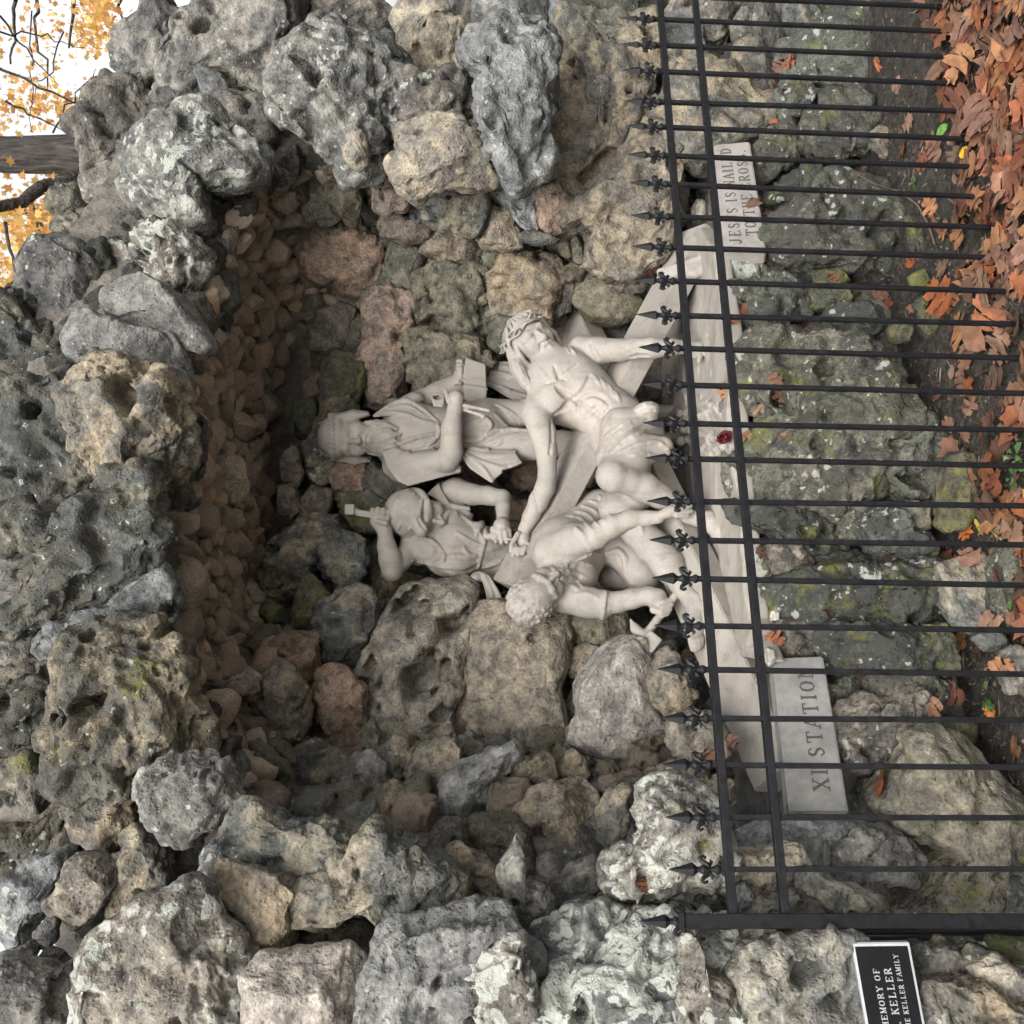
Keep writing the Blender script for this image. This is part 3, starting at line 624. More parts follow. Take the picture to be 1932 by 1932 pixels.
# vault of the niche: small brown stones bedded in the mortar between the mouth and the back
vault = core
def vault_stones():
    rs = np.random.RandomState(5); pts = []
    tries = 0
    lo, hi = 7.0, 18.5      # index along the rings: the ceiling part
    while tries < 9000:
        tries += 1
        s = rs.uniform(lo, hi); v = rs.uniform(.02, 1.0); i = int(s); f = s - i
        A = R0w[i]*(1-f) + R0w[i+1]*f; B = R1w[i]*(1-f) + R1w[i+1]*f; C = R2w[i]*(1-f) + R2w[i+1]*f
        p = (A + (B-A)*2*v) if v < .5 else (B + (C-B)*(2*v-1))
        rad = rs.choice([.035, .05, .068, .095], p=[.32, .36, .22, .1])
        if all(np.linalg.norm(p-q) > (rad+r)*.86 for q, r in pts): pts.append((p, rad))
    return pts
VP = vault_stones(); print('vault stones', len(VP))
cenv = np.array([1.7, 1.25, 1.3])
vmesh = []
for j in range(22):
    rs = np.random.RandomState(100+j)
    th = np.linspace(0, 2*math.pi, 11)[:-1]; rr = rs.uniform(.8, 1.2, 10); el = rs.uniform(.6, 1.0)
    poly = np.stack([np.cos(th)*rr*1.15, np.sin(th)*rr*el], 1)
    V, Q = shape_rock(poly, .8, 300+j, .65, (), 3, 0, 20, .8)
    vmesh.append(mesh_np('ceiling_stone', V, Q, STONE))
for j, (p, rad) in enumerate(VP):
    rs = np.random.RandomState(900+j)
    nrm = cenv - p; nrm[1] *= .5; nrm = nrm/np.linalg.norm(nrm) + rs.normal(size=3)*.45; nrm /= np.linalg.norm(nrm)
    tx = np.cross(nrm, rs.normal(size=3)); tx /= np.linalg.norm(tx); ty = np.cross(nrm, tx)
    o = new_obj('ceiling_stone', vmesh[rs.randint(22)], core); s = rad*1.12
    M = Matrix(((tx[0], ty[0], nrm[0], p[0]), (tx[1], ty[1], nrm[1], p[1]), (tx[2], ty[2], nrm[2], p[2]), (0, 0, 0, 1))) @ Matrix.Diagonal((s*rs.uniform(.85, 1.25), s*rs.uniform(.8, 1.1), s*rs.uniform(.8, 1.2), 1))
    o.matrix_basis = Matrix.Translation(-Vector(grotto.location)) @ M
    kd = rs.choice(['b', 'B', 'r', 't'], p=[.6, .18, .12, .1]); a, b2, li, mo, gr = KIND[kd]; v = rs.uniform(1.7, 2.9)  # tones lightened: colour stands in for light missing under the vault
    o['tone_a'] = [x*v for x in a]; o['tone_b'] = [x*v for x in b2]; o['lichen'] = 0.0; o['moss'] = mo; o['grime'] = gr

# smaller stones packed between the boulders
def in_poly(x, y, P):
    r = False
    for (x0, y0), (x1, y1) in zip(P, P[1:] + P[:1]):
        if (y0 > y) != (y1 > y) and x < (x1-x0)*(y-y0)/(y1-y0) + x0: r = not r
    return r
TRACED = []
for t_ in (ARCH + NICHE).split('\n'):
    if t_.strip():
        c_ = t_.split()[0]; P_ = [todisp(c_, *map(float, q.split(','))) for q in t_.split('|')[1].split()]; m_ = np.mean(P_, 0); TRACED.append([tuple(m_ + (np.array(q)-m_)*.86) for q in P_])
def hidden(p):
    q = p - CAM; z = q @ FWD; x = 966 - (q @ UPV)/z*FPX; y = 966 - (q @ RGT)/z*FPX
    return any(in_poly(x, y, P) for P in TRACED)
def fillers():
    rs = np.random.RandomState(77); meshes = []
    for j in range(10):
        th = np.linspace(0, 2*math.pi, 11)[:-1]; rr = rs.uniform(.7, 1.25, 10)
        V, Q = shape_rock(np.stack([np.cos(th)*rr*1.1, np.sin(th)*rr*.9], 1), .75, 700+j, 1.0, (), 4, .5, 24, .8); meshes.append(mesh_np('stone', V, Q, STONE))
    def put(p, s, kinds, par, nm='packing_stone'):
        o = new_obj(nm, meshes[rs.randint(10)], par); a = rs.uniform(0, 6.28); c, n = math.cos(a), math.sin(a)
        ax = (RGT*c + UPV*n, UPV*c - RGT*n, -FWD)
        M = Matrix(((ax[0][0], ax[1][0], ax[2][0], p[0]), (ax[0][1], ax[1][1], ax[2][1], p[1]), (ax[0][2], ax[1][2], ax[2][2], p[2]), (0, 0, 0, 1))) @ Matrix.Diagonal((s, s*rs.uniform(.8, 1.2), s, 1))
        o.matrix_basis = Matrix.Translation(-Vector((grotto if par is core else par).location)) @ M
        a, b2, li, mo, gr = KIND[rs.choice(kinds)]; v = rs.uniform(.7, 1.1)*(1.7 if nm == 'back_stone' else 1.25 if nm == 'wall_stone' else 1.0)  # back stones lightened in colour to make up for missing light there
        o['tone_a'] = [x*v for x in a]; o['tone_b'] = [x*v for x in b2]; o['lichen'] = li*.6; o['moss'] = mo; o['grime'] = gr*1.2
    # face of the arch
    pts = []
    for t in range(3500):
        i = rs.randint(len(R0w)-1); f = rs.uniform(); e = rs.uniform(-.02, .62)
        p = R0w[i]*(1-f) + R0w[i+1]*f; d = p - np.array([1.75, p[1], 1.1]); d[1] = 0; d /= np.linalg.norm(d); p = p + d*e; p[1] += .02 + .1*e
        r = rs.uniform(.05, .11)
        if p[2] < .05 or hidden(p): continue
        if all(np.linalg.norm(p-q) > (r+w)*.9 for q, w in pts): pts.append((p, r))
    for p, r in pts[:230]: put(p, r*1.15, ['g', 'g', 'd', 'm', 'f'], core)
    pts = []
    for t in range(3000):
        x = rs.uniform(-.1, 3.5); z = rs.uniform(-.02, .58); p = np.array([x, .72 + .12*z + max(0, (x-2.2))*.05 - max(0, .5-x)*.25, z]); r = rs.uniform(.05, .095)
        if all(np.linalg.norm(p-q) > (r+w)*.85 for q, w in pts): pts.append((p, r))
    for p, r in pts[:130]: put(p, r, ['m', 'm', 'g', 'f', 'y'], ledge)
    pts = []
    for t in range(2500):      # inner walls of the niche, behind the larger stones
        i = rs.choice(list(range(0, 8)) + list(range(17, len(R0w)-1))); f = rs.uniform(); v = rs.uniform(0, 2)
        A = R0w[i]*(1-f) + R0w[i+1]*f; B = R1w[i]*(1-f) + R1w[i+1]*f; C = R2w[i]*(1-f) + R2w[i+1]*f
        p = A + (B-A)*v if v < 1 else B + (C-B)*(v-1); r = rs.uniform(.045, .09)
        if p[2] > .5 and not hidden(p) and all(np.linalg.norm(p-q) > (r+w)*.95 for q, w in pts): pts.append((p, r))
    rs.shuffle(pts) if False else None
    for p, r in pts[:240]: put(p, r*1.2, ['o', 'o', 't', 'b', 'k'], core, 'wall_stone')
    pts = []
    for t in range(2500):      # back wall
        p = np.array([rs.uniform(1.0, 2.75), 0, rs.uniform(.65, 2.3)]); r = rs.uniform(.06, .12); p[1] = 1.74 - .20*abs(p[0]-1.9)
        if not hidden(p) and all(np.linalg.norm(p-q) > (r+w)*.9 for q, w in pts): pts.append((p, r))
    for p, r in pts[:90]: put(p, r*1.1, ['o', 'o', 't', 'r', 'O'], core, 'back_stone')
fillers()
# ------------------------------------------------------------------ ground
def make_soil():
    m, t, b = nmat('dark_soil'); k = NB(t); tc = k.n('ShaderNodeTexCoord').outputs['Object']
    n = k.noise(tc, 6, 5, .7); n2 = k.noise(tc, 34, 5, .75); n3 = k.voro(tc, 75)
    c = k.mix(k.rmp(n2, .36, .66), (.012, .0105, .009), (.075, .062, .050)); c = k.mix(k.rmp(n, .48, .66, 0, .6), c, (.045, .048, .026))
    c = k.mix(k.rmp(n3, .06, .14, .6, 0), c, (.15, .13, .105))
    k.put(b.inputs['Base Color'], c); b.inputs['Roughness'].default_value = .95
    k.put(b.inputs['Normal'], k.bump(k.math('ADD', n2, k.math('MULTIPLY', n, .6)), 1.0, .05)); return m
def make_asphalt():
    m, t, b = nmat('asphalt'); k = NB(t); tc = k.n('ShaderNodeTexCoord').outputs['Object']
    n = k.voro(tc, 160); n2 = k.noise(tc, 3, 4, .6)
    c = k.mix(k.rmp(n, .1, .5), (.26, .25, .235), (.14, .135, .13)); c = k.mix(k.rmp(n2, .4, .7, 0, .5), c, (.17, .16, .15))
    k.put(b.inputs['Base Color'], c); b.inputs['Roughness'].default_value = .9
    k.put(b.inputs['Normal'], k.bump(n, .6, .006)); return m
SOIL = make_soil(); ASPH = make_asphalt()
def ground_h(x, y):
    x = np.asarray(x, float); y = np.asarray(y, float)
    P = np.stack([x.ravel()*2.2, y.ravel()*2.2, 0*x.ravel()+3.3], 1)
    h = .035*fbm(P, 41, 3).reshape(x.shape)
    near = np.exp(-((x-1.5)/4)**2 - ((y-.2)/1.2)**2)
    return h*near + .05*np.clip((y-.15)/.5, 0, 1)*near
def grid(x0, x1, nx, y0, y1, ny):
    X, Y = np.meshgrid(np.linspace(x0, x1, nx), np.linspace(y0, y1, ny), indexing='ij')
    I = np.arange(nx*ny).reshape(nx, ny); Q = np.stack([I[:-1, :-1], I[1:, :-1], I[1:, 1:], I[:-1, 1:]], -1).reshape(-1, 4)
    return X, Y, Q
def warp(lo, hi, n, c, w):     # dense near c
    t = np.linspace(-1, 1, n); s = np.sinh(t*6.5)/np.sinh(6.5)
    return c + np.where(s < 0, s*(c-lo), s*(hi-c)) + t*w
gx = warp(-300, 300, 190, 1.5, 2.2); gy = warp(-300, 300, 190, .2, 1.5)
X, Y = np.meshgrid(gx, gy, indexing='ij'); I = np.arange(X.size).reshape(X.shape)
Q = np.stack([I[:-1, :-1], I[1:, :-1], I[1:, 1:], I[:-1, 1:]], -1).reshape(-1, 4)
ground = new_obj('ground', mesh_np('ground', np.stack([X.ravel(), Y.ravel(), ground_h(X, Y).ravel()], 1), Q, SOIL))
tag(ground, kind='structure')
# paved path in front of the fence
X, Y, Q = grid(-30, 30, 240, -7, -.42, 60)
Y = Y + (np.abs(Y+.42) < 1e-6)*.05*np.sin(X*3.1)
Zp = np.maximum(ground_h(X, Y), 0)*0 + .022
path = new_obj('path', mesh_np('path', np.stack([X.ravel(), Y.ravel(), Zp.ravel()], 1), Q, ASPH)); tag(path, kind='structure')
# earth floor of the niche, level with the top of the bank
fl = [(-.05, .75), (.35, .62), (.8, .68), (1.4, .72), (2.0, .70), (2.6, .75), (3.2, .95), (3.0, 1.6), (2.4, 2.0), (1.9, 2.1), (1.2, 1.9), (.6, 1.5), (.1, 1.1)]
def floor_h(x, y): return .60 + .03*pnoise(np.array([[x*3, y*3, 1.7]]), 8)[0] + .04*np.clip(y-1.0, 0, 1)
bm = bmesh.new(); n = 26; cx0, cy0 = 1.6, 1.3
P = np.array(fl); per = []
for i in range(len(P)):
    for tt in range(4): per.append(P[i]*(1-tt/4) + P[(i+1) % len(P)]*tt/4)
per = np.array(per); rows = []
for kx in range(n+1):
    f = kx/n; rows.append([bm.verts.new((cx0+(q[0]-cx0)*f, cy0+(q[1]-cy0)*f, floor_h(cx0+(q[0]-cx0)*f, cy0+(q[1]-cy0)*f))) for q in per])
rows.append([bm.verts.new((q[0], q[1]-.03, -.2)) for q in per])
for a, b2 in zip(rows[:-1], rows[1:]):
    for i in range(len(per)):
        j = (i+1) % len(per); bm.faces.new((a[i], b2[i], b2[j], a[j]))
me = bpy.data.meshes.new('niche_floor'); bm.to_mesh(me); bm.free(); me.materials.append(MORTAR)
for p in me.polygons: p.use_smooth = True
nf = new_obj('niche_floor', me, ledge); nf.location = -Vector(ledge.location)
# ------------------------------------------------------------------ sculpting kit: smooth blended solids on a grid, strokes laid on the surface, then skinned
VIEWS = {'D': (0, 0, 1.0), 'E': (647.2, 642.4, .33497), 'F1': (584.0, 663.0, .24510), 'F2': (931.3, 442.0, .28595), 'F3': (631.4, 907.6, .20425),
         'F4': (947.1, 907.6, .28595), 'F5': (1183.8, 789.2, .28595)}
class Sculpt:
    def __init__(s, view, h=.005):
        s.h = h; s.ops = []; s.v = view; s.lo = np.full(3, 1e9); s.hi = -s.lo; s.seed = 1
    def view(s, v): s.v = v; return s
    def P(s, x, y, Y):
        o = VIEWS[s.v]; return at(o[0] + x*o[2], o[1] + y*o[2], Y)
    def m(s, px, P): return px*VIEWS[s.v][2]*depth_of(P)/FPX
    def grow(s, a, b): s.lo = np.minimum(s.lo, a); s.hi = np.maximum(s.hi, b)
    # --- adding solids (positions in picture points with their distance into the place)
    def cap(s, *pts, k=.02, flat=1.0, sub=False):
        for p, q in zip(pts[:-1], pts[1:]):
            a = s.P(*p[:3]); b = s.P(*q[:3]); ra = s.m(p[3], a); rb = s.m(q[3], b)
            s.ops.append(('cap', a, b, ra, rb, k, sub))
            if not sub: r = max(ra, rb) + k; s.grow(np.minimum(a, b) - r, np.maximum(a, b) + r)
    def ell(s, x, y, Y, rx, ry, dep, ang=0, k=.02, sub=False):
        c = s.P(x, y, Y); a = math.radians(ang); ex = -UPV; ey = -RGT        # picture x and y axes
        A = np.stack([ex*math.cos(a) + ey*math.sin(a), -ex*math.sin(a) + ey*math.cos(a), FWD])
        R = np.array([s.m(rx, c), s.m(ry, c), dep])
        s.ops.append(('ell', c, A, R, k, sub))
        if not sub: s.grow(c - R.max() - k, c + R.max() + k)
    def box(s, p, q, wa, wb, up=None, k=.003, rnd=.004, ext=0.0):   # beam from p to q, half sizes in metres
        a = s.P(*p); b = s.P(*q); s.obox(a, b, wa, wb, up, k, rnd)
    def obox(s, a, b, wa, wb, up=None, k=.003, rnd=.004):
        a = np.asarray(a, float); b = np.asarray(b, float)
        d = b - a; L = np.linalg.norm(d); d = d/L; up = -FWD if up is None else np.asarray(up, float); e = np.cross(d, up); e /= np.linalg.norm(e); g = np.cross(e, d)
        s.ops.append(('box', (a+b)/2, np.stack([d, e, g]), np.array([L/2, wa, wb]), rnd, k)); r = L/2 + wa + wb; s.grow((a+b)/2 - r, (a+b)/2 + r)
    def slab(s, pts, Y, th, k=.012, gx=0.0, gy=0.0, rnd=.006):
        o = VIEWS[s.v]; D = np.array([(o[0]+x*o[2], o[1]+y*o[2]) for x, y in pts]); c = D.mean(0)
        s.ops.append(('slab', D, c, Y, gx/o[2], gy/o[2], th, rnd, k))
        for d in D:
            yy = Y + (gx*(d[0]-c[0]) + gy*(d[1]-c[1]))/o[2]; p = at(d[0], d[1], yy); s.grow(p - th - .02, p + th + .02)
    def prism(s, xy, z0, z1, rnd=.01, k=.01, wav=.0):
        xy = np.array(xy, float); s.ops.append(('prism', xy, z0, z1, rnd, k, wav)); s.grow(np.array([*xy.min(0), z0]) - .03, np.array([*xy.max(0), z1]) + .06)
    # --- strokes that follow the surface already there
    def ridge(s, pts, r, lift=0.3, k=None, taper=True): s.ops.append(('stroke', s.v, pts, r, lift, k, False, taper))
    def groove(s, pts, r, lift=0.5, k=None, taper=True): s.ops.append(('stroke', s.v, pts, r, lift, k, True, taper))
    def curls(s, x, y, rx, ry, n, r, ang=0, lift=.25):
        rs = np.random.RandomState(s.seed*31+7); s.seed += 1; a = math.radians(ang)
        for i in range(n):
            t = rs.uniform(0, 2*math.pi); q = math.sqrt(rs.uniform(0, 1)); u = rx*q*math.cos(t); w = ry*q*math.sin(t)
            cx = x + u*math.cos(a) - w*math.sin(a); cy = y + u*math.sin(a) + w*math.cos(a); b = rs.uniform(0, 6.28); rr = r*rs.uniform(.8, 1.25)
            pts = [(cx + rr*1.25*math.cos(b+g), cy + rr*1.25*math.sin(b+g)) for g in (0, 1.1, 2.2, 3.4, 4.5)]
            s.ridge(pts, rr*.55, lift, taper=True)
    def folds(s, a, b, n, r, lift=.35, bend=0.0):     # n ridges between polyline a and polyline b
        a = np.array(a, float); b = np.array(b, float); rs = np.random.RandomState(s.seed*17+3); s.seed += 1
        for i in range(n):
            t = (i + rs.uniform(.2, .8))/n; pl = a*(1-t) + b*t; s.ridge([tuple(p) for p in pl], r*rs.uniform(.7, 1.3), lift)
    def wcap(s, a, b, ra, rb, k=.004, sub=False):
        a = np.asarray(a, float); b = np.asarray(b, float); s.ops.append(('cap', a, b, ra, rb, k, sub))
        if not sub: r = max(ra, rb) + k; s.grow(np.minimum(a, b) - r, np.maximum(a, b) + r)
    def head(s, H, Fr, U, sz, wide=1.0, beard=0, mouth_open=0.0, ears=True, seed=1):
        H = np.asarray(H, float); Fr = np.asarray(Fr, float); Fr = Fr/np.linalg.norm(Fr); U = np.asarray(U, float); U = U - Fr*(U @ Fr); U /= np.linalg.norm(U); Rt = np.cross(Fr, U)
        W = lambda x, y, z: H + sz*(x*wide*Rt + y*Fr + z*U)
        def E(c, r, k=.02, sub=False):
            C = W(*c); R = sz*np.array(r); s.ops.append(('ell', C, np.stack([Rt, Fr, U]), R, k*sz/.22, sub))
            if not sub: s.grow(C - R.max() - .03, C + R.max() + .03)
        def Cp(pts, r, k=.012, sub=False):
            n = len(pts)
            for i in range(n-1):
                ra = r[i] if hasattr(r, '__len__') else r; rb = r[i+1] if hasattr(r, '__len__') else r
                s.wcap(W(*pts[i]), W(*pts[i+1]), ra*sz, rb*sz, k*sz/.22, sub)
        s.W, s.E, s.C = W, E, Cp; s.sz = sz
        E((0, -.06, .14), (.335, .40, .36)); E((0, .10, -.12), (.265, .275, .38), .03); E((0, .22, -.40), (.15, .13, .11), .03)
        for m in (-1, 1):
            E((m*.175, .25, -.10), (.09, .08, .09), .03); E((m*.135, .43, .02), (.095, .10, .060), .016, True); E((m*.125, .300, .012), (.062, .062, .058), .006)
            Cp([(m*.21, .30, .03), (m*.13, .368, .055), (m*.05, .345, .02)], .017, .005); Cp([(m*.21, .29, -.01), (m*.13, .350, -.038), (m*.06, .345, -.005)], .013, .005)
            Cp([(m*.245, .27, .07), (m*.14, .355, .115), (m*.03, .375, .085)], .036, .012); Cp([(m*.06, .36, -.12), (m*.045, .41, -.13)], [.03, .035], .008); Cp([(m*.085, .37, -.16), (m*.155, .31, -.27)], .012, .012, True)
            if ears: E((m*.325, -.02, -.02), (.035, .08, .115), .01)
        Cp([(0, .35, .09), (0, .40, .0), (0, .465, -.115)], [.032, .034, .048], .008); Cp([(0, .44, -.13), (0, .40, -.15)], [.05, .04], .006)
        o = mouth_open
        Cp([(-.11, .36, -.255-o), (0, .42, -.255-o*.5), (.11, .36, -.255-o)], .016+o*.6, .006, True); Cp([(-.10, .355, -.235), (0, .395, -.222), (.10, .355, -.235)], [.018, .032, .018], .006); Cp([(-.08, .345, -.29-o), (0, .382, -.30-o), (.08, .345, -.29-o)], [.016, .034, .016], .006)
        if beard:
            rs = np.random.RandomState(seed)
            Cp([(0, .405, -.195), (.07, .385, -.215), (.155, .31, -.30)], [.022, .03, .022], .006); Cp([(0, .405, -.195), (-.07, .385, -.215), (-.155, .31, -.30)], [.022, .03, .022], .006)
            E((0, .20, -.40-.06*beard), (.20, .17, .14+.08*beard), .03)
            for i in range(int(30+14*beard)):
                a = rs.uniform(-1.45, 1.45); z0 = -.20 - .25*rs.uniform() - .12*math.cos(a); r = .27
                p = [(r*math.sin(a)*1.0, .06 + .29*math.cos(a), z0)]
                for j in range(3): q = p[-1]; p.append((q[0]*.94 + rs.uniform(-.035, .035), q[1] + rs.uniform(-.015, .03), q[2] - .055*(1+.5*beard)))
                Cp(p, [.030, .036, .030, .016], .005)
    def ring(s, z, rx, ry, r, cy=-.06, n=30, k=.004, wob=0.0, ph=0.0, tilt=0.0):
        P = [s.W(rx*math.cos(t), cy + ry*math.sin(t), z + wob*math.sin(5*t+ph) + tilt*math.sin(t)) for t in np.linspace(0, 2*math.pi, n+1)]
        for a, b in zip(P[:-1], P[1:]): s.wcap(a, b, r*s.sz, r*s.sz, k)
    def face(s, cx, cy, ang, S, fl=1.0, fr=1.0, beard=True):
        a = math.radians(ang); e2 = (math.cos(a), math.sin(a)); e1 = (-math.sin(a), math.cos(a))
        def q(u, v):
            u = u*(fl if u > 0 else fr); return (cx + S*(u*e1[0] + v*e2[0]), cy + S*(u*e1[1] + v*e2[1]))
        for m in (1, -1):
            s.groove([q(m*1.5, .05), q(m*.95, -.05), q(m*.4, .1)], .36*S, .42)
            s.ridge([q(m*1.75, -.15), q(m*1.0, -.55), q(m*.25, -.38)], .26*S, .55)
            s.ridge([q(m*1.3, .05), q(m*.65, .05)], .2*S, .62); s.groove([q(m*1.45, .22), q(m*.95, .30), q(m*.5, .2)], .08*S, .5)
            s.ridge([q(m*1.55, .95), q(m*1.0, .85)], .55*S, .22); s.groove([q(m*.45, 1.2), q(m*.85, 1.75)], .14*S, .4)
        s.ridge([q(0, -.45), q(0, .4), q(0, 1.1)], .25*S, .75, taper=False); s.ridge([q(0, .6), q(0, 1.25)], .25*S, .9, taper=False)
        s.ridge([q(-.34, 1.22), q(0, 1.32), q(.34, 1.22)], .22*S, .7)
        s.groove([q(-.75, 2.0), q(0, 1.9), q(.75, 2.0)], .15*S, .55); s.ridge([q(-.6, 1.74), q(0, 1.68), q(.6, 1.74)], .17*S, .5); s.ridge([q(-.45, 2.22), q(0, 2.26), q(.45, 2.22)], .18*S, .5)
    # --- evaluation
    def win(s, lo, hi):
        i0 = np.clip(np.floor((lo - s.o)/s.h).astype(int), 0, np.array(s.n)-1); i1 = np.clip(np.ceil((hi - s.o)/s.h).astype(int)+1, 1, s.n)
        sl = tuple(slice(a, max(b, a+1)) for a, b in zip(i0, i1))
        g = [s.o[d] + s.h*np.arange(sl[d].start, sl[d].stop, dtype=np.float32) for d in range(3)]
        return sl, g[0][:, None, None], g[1][None, :, None], g[2][None, None, :]
    def blend(s, sl, d, k, sub):
        D = s.G[sl]; d = d.astype(np.float32)
        if sub: D = -D
        h = np.clip(.5 + .5*(D - d)/k, 0, 1) if not sub else np.clip(.5 + .5*(D - d)/k, 0, 1)
        if sub:
            # max(G, -d) smooth
            h = np.clip(.5 - .5*(-D + d)/k, 0, 1); G = -D; R = G + (-d - G)*h + k*h*(1-h); s.G[sl] = R
        else:
            s.G[sl] = D + (d - D)*h - k*h*(1-h)
    def d_cap(s, a, b, ra, rb, k, sub):
        r = max(ra, rb) + k*1.2 + s.h; sl, X, Y, Z = s.win(np.minimum(a, b) - r, np.maximum(a, b) + r)
        ba = b - a; L2 = max(float(ba @ ba), 1e-12)
        px, py, pz = X - a[0], Y - a[1], Z - a[2]
        t = np.clip((px*ba[0] + py*ba[1] + pz*ba[2])/L2, 0, 1)
        d = np.sqrt((px - ba[0]*t)**2 + (py - ba[1]*t)**2 + (pz - ba[2]*t)**2) - (ra + (rb - ra)*t)
        s.blend(sl, d, k, sub)
    def cast(s, dx, dy):
        d = ray(dx, dy); L = np.linalg.norm(d); d = d/L; c = (s.lo + s.hi)/2; t0 = (c - CAM) @ d; R = np.linalg.norm(s.hi - s.lo)/2
        t = np.arange(t0 - R, t0 + R, s.h*.6); Q = CAM + t[:, None]*d; I = np.round((Q - s.o)/s.h).astype(int)
        ok = np.all((I >= 0) & (I < s.n), 1); v = np.full(len(t), 1.0); J = I[ok]; v[ok] = s.G[J[:, 0], J[:, 1], J[:, 2]]
        w = np.nonzero(v < 0)[0]
        return None if len(w) == 0 else (Q[w[0]], d)
    def build(s, name, mat, parent=None, smooth=0):
        s.o = s.lo - 3*s.h; s.n = np.ceil((s.hi - s.lo)/s.h).astype(int) + 7
        s.G = np.full(tuple(s.n), .25, np.float32)
        for op in s.ops:
            if op[0] == 'cap': s.d_cap(*op[1:])
            elif op[0] == 'ell':
                _, c, A, R, k, sub = op; r = R.max() + k*1.2 + s.h; sl, X, Y, Z = s.win(c - r, c + r); q = [X - c[0], Y - c[1], Z - c[2]]
                l = [A[i][0]*q[0] + A[i][1]*q[1] + A[i][2]*q[2] for i in range(3)]
                k0 = np.sqrt(sum((l[i]/R[i])**2 for i in range(3))); k1 = np.sqrt(sum((l[i]/R[i]**2)**2 for i in range(3)))
                s.blend(sl, k0*(k0 - 1)/np.maximum(k1, 1e-6), k, sub)
            elif op[0] == 'box':
                _, c, A, Hs, rnd, k = op; r = np.linalg.norm(Hs) + k + s.h; sl, X, Y, Z = s.win(c - r, c + r); q = [X - c[0], Y - c[1], Z - c[2]]
                e = [np.abs(A[i][0]*q[0] + A[i][1]*q[1] + A[i][2]*q[2]) - Hs[i] + rnd for i in range(3)]
                d = np.sqrt(sum(np.maximum(x, 0)**2 for x in e)) + np.minimum(np.maximum(np.maximum(e[0], e[1]), e[2]), 0) - rnd; s.blend(sl, d, k, False)
            elif op[0] == 'prism':
                _, xy, z0, z1, rnd, k, wav = op; sl, X, Y, Z = s.win(np.array([*xy.min(0), z0]) - .05, np.array([*xy.max(0), z1]) + .06)
                u = X + 0*Y; v = Y + 0*X; dist = np.full(u.shape, 1e9); ins = np.zeros(u.shape, bool)
                for a, b in zip(xy, np.roll(xy, -1, 0)):
                    e = b - a; tt = np.clip(((u-a[0])*e[0] + (v-a[1])*e[1])/max(e @ e, 1e-9), 0, 1); dist = np.minimum(dist, (u-a[0]-e[0]*tt)**2 + (v-a[1]-e[1]*tt)**2)
                    ins ^= ((a[1] > v) != (b[1] > v)) & (u < e[0]*(v-a[1])/(e[1] if abs(e[1]) > 1e-9 else 1e-9) + a[0])
                d2 = np.sqrt(dist); d2 = np.where(ins, -d2, d2) + rnd
                q = np.stack([u.ravel()*4.5, v.ravel()*4.5, 0*u.ravel()+.5], 1); hz = wav*fbm(q, 12, 3).reshape(u.shape); d2 = d2 + .6*hz
                dz = np.maximum(Z - z1 - hz, z0 - Z) + rnd
                d = np.sqrt(np.maximum(d2, 0)**2 + np.maximum(dz, 0)**2) + np.minimum(np.maximum(d2, dz), 0) - rnd; s.blend(sl, d, k, False)
            elif op[0] == 'slab':
                _, Dp, c, Yc, gx, gy, th, rnd, k = op
                pts = np.array([at(d[0], d[1], Yc + gx*(d[0]-c[0]) + gy*(d[1]-c[1])) for d in Dp]); r = th + k + .03
                sl, X, Y, Z = s.win(pts.min(0) - r, pts.max(0) + r)
                qx, qy, qz = X - CAM[0], Y - CAM[1], Z - CAM[2]
                dz = qx*FWD[0] + qy*FWD[1] + qz*FWD[2]; u = 966 - (qx*UPV[0] + qy*UPV[1] + qz*UPV[2])/dz*FPX; v = 966 - (qx*RGT[0] + qy*RGT[1] + qz*RGT[2])/dz*FPX
                dist = np.full(u.shape, 1e9, np.float32); ins = np.zeros(u.shape, bool)
                for a, b in zip(Dp, np.roll(Dp, -1, 0)):
                    e = b - a; tt = np.clip(((u-a[0])*e[0] + (v-a[1])*e[1])/max(e @ e, 1e-9), 0, 1)
                    dist = np.minimum(dist, (u-a[0]-e[0]*tt)**2 + (v-a[1]-e[1]*tt)**2)
                    cr = ((a[1] > v) != (b[1] > v)) & (u < e[0]*(v-a[1])/(e[1] if abs(e[1]) > 1e-9 else 1e-9) + a[0]); ins ^= cr
                d2 = np.sqrt(dist)*dz/FPX; d2 = np.where(ins, -d2, d2) + rnd
                dy = np.abs((Y + 0*u) - (Yc + gx*(u-c[0]) + gy*(v-c[1])))*.93 - th + rnd
                d = np.sqrt(np.maximum(d2, 0)**2 + np.maximum(dy, 0)**2) + np.minimum(np.maximum(d2, dy), 0) - rnd; s.blend(sl, d, k, False)
            else:
                _, vw, pts, r, lift, k, sub, taper = op; o = VIEWS[vw]
                D = np.array([(o[0]+x*o[2], o[1]+y*o[2]) for x, y in pts])
                seg = [np.linalg.norm(b-a) for a, b in zip(D[:-1], D[1:])]; tot = sum(seg); nn = max(2, int(tot/5)+1)
                cum = np.concatenate([[0], np.cumsum(seg)]); tt = np.linspace(0, tot, nn)
                # smooth the polyline
                U = np.interp(tt, cum, D[:, 0]); W = np.interp(tt, cum, D[:, 1])
                for _i in range(2):
                    if nn > 4: U[1:-1] = (U[:-2] + 2*U[1:-1] + U[2:])/4; W[1:-1] = (W[:-2] + 2*W[1:-1] + W[2:])/4
                prev = None; cs = []
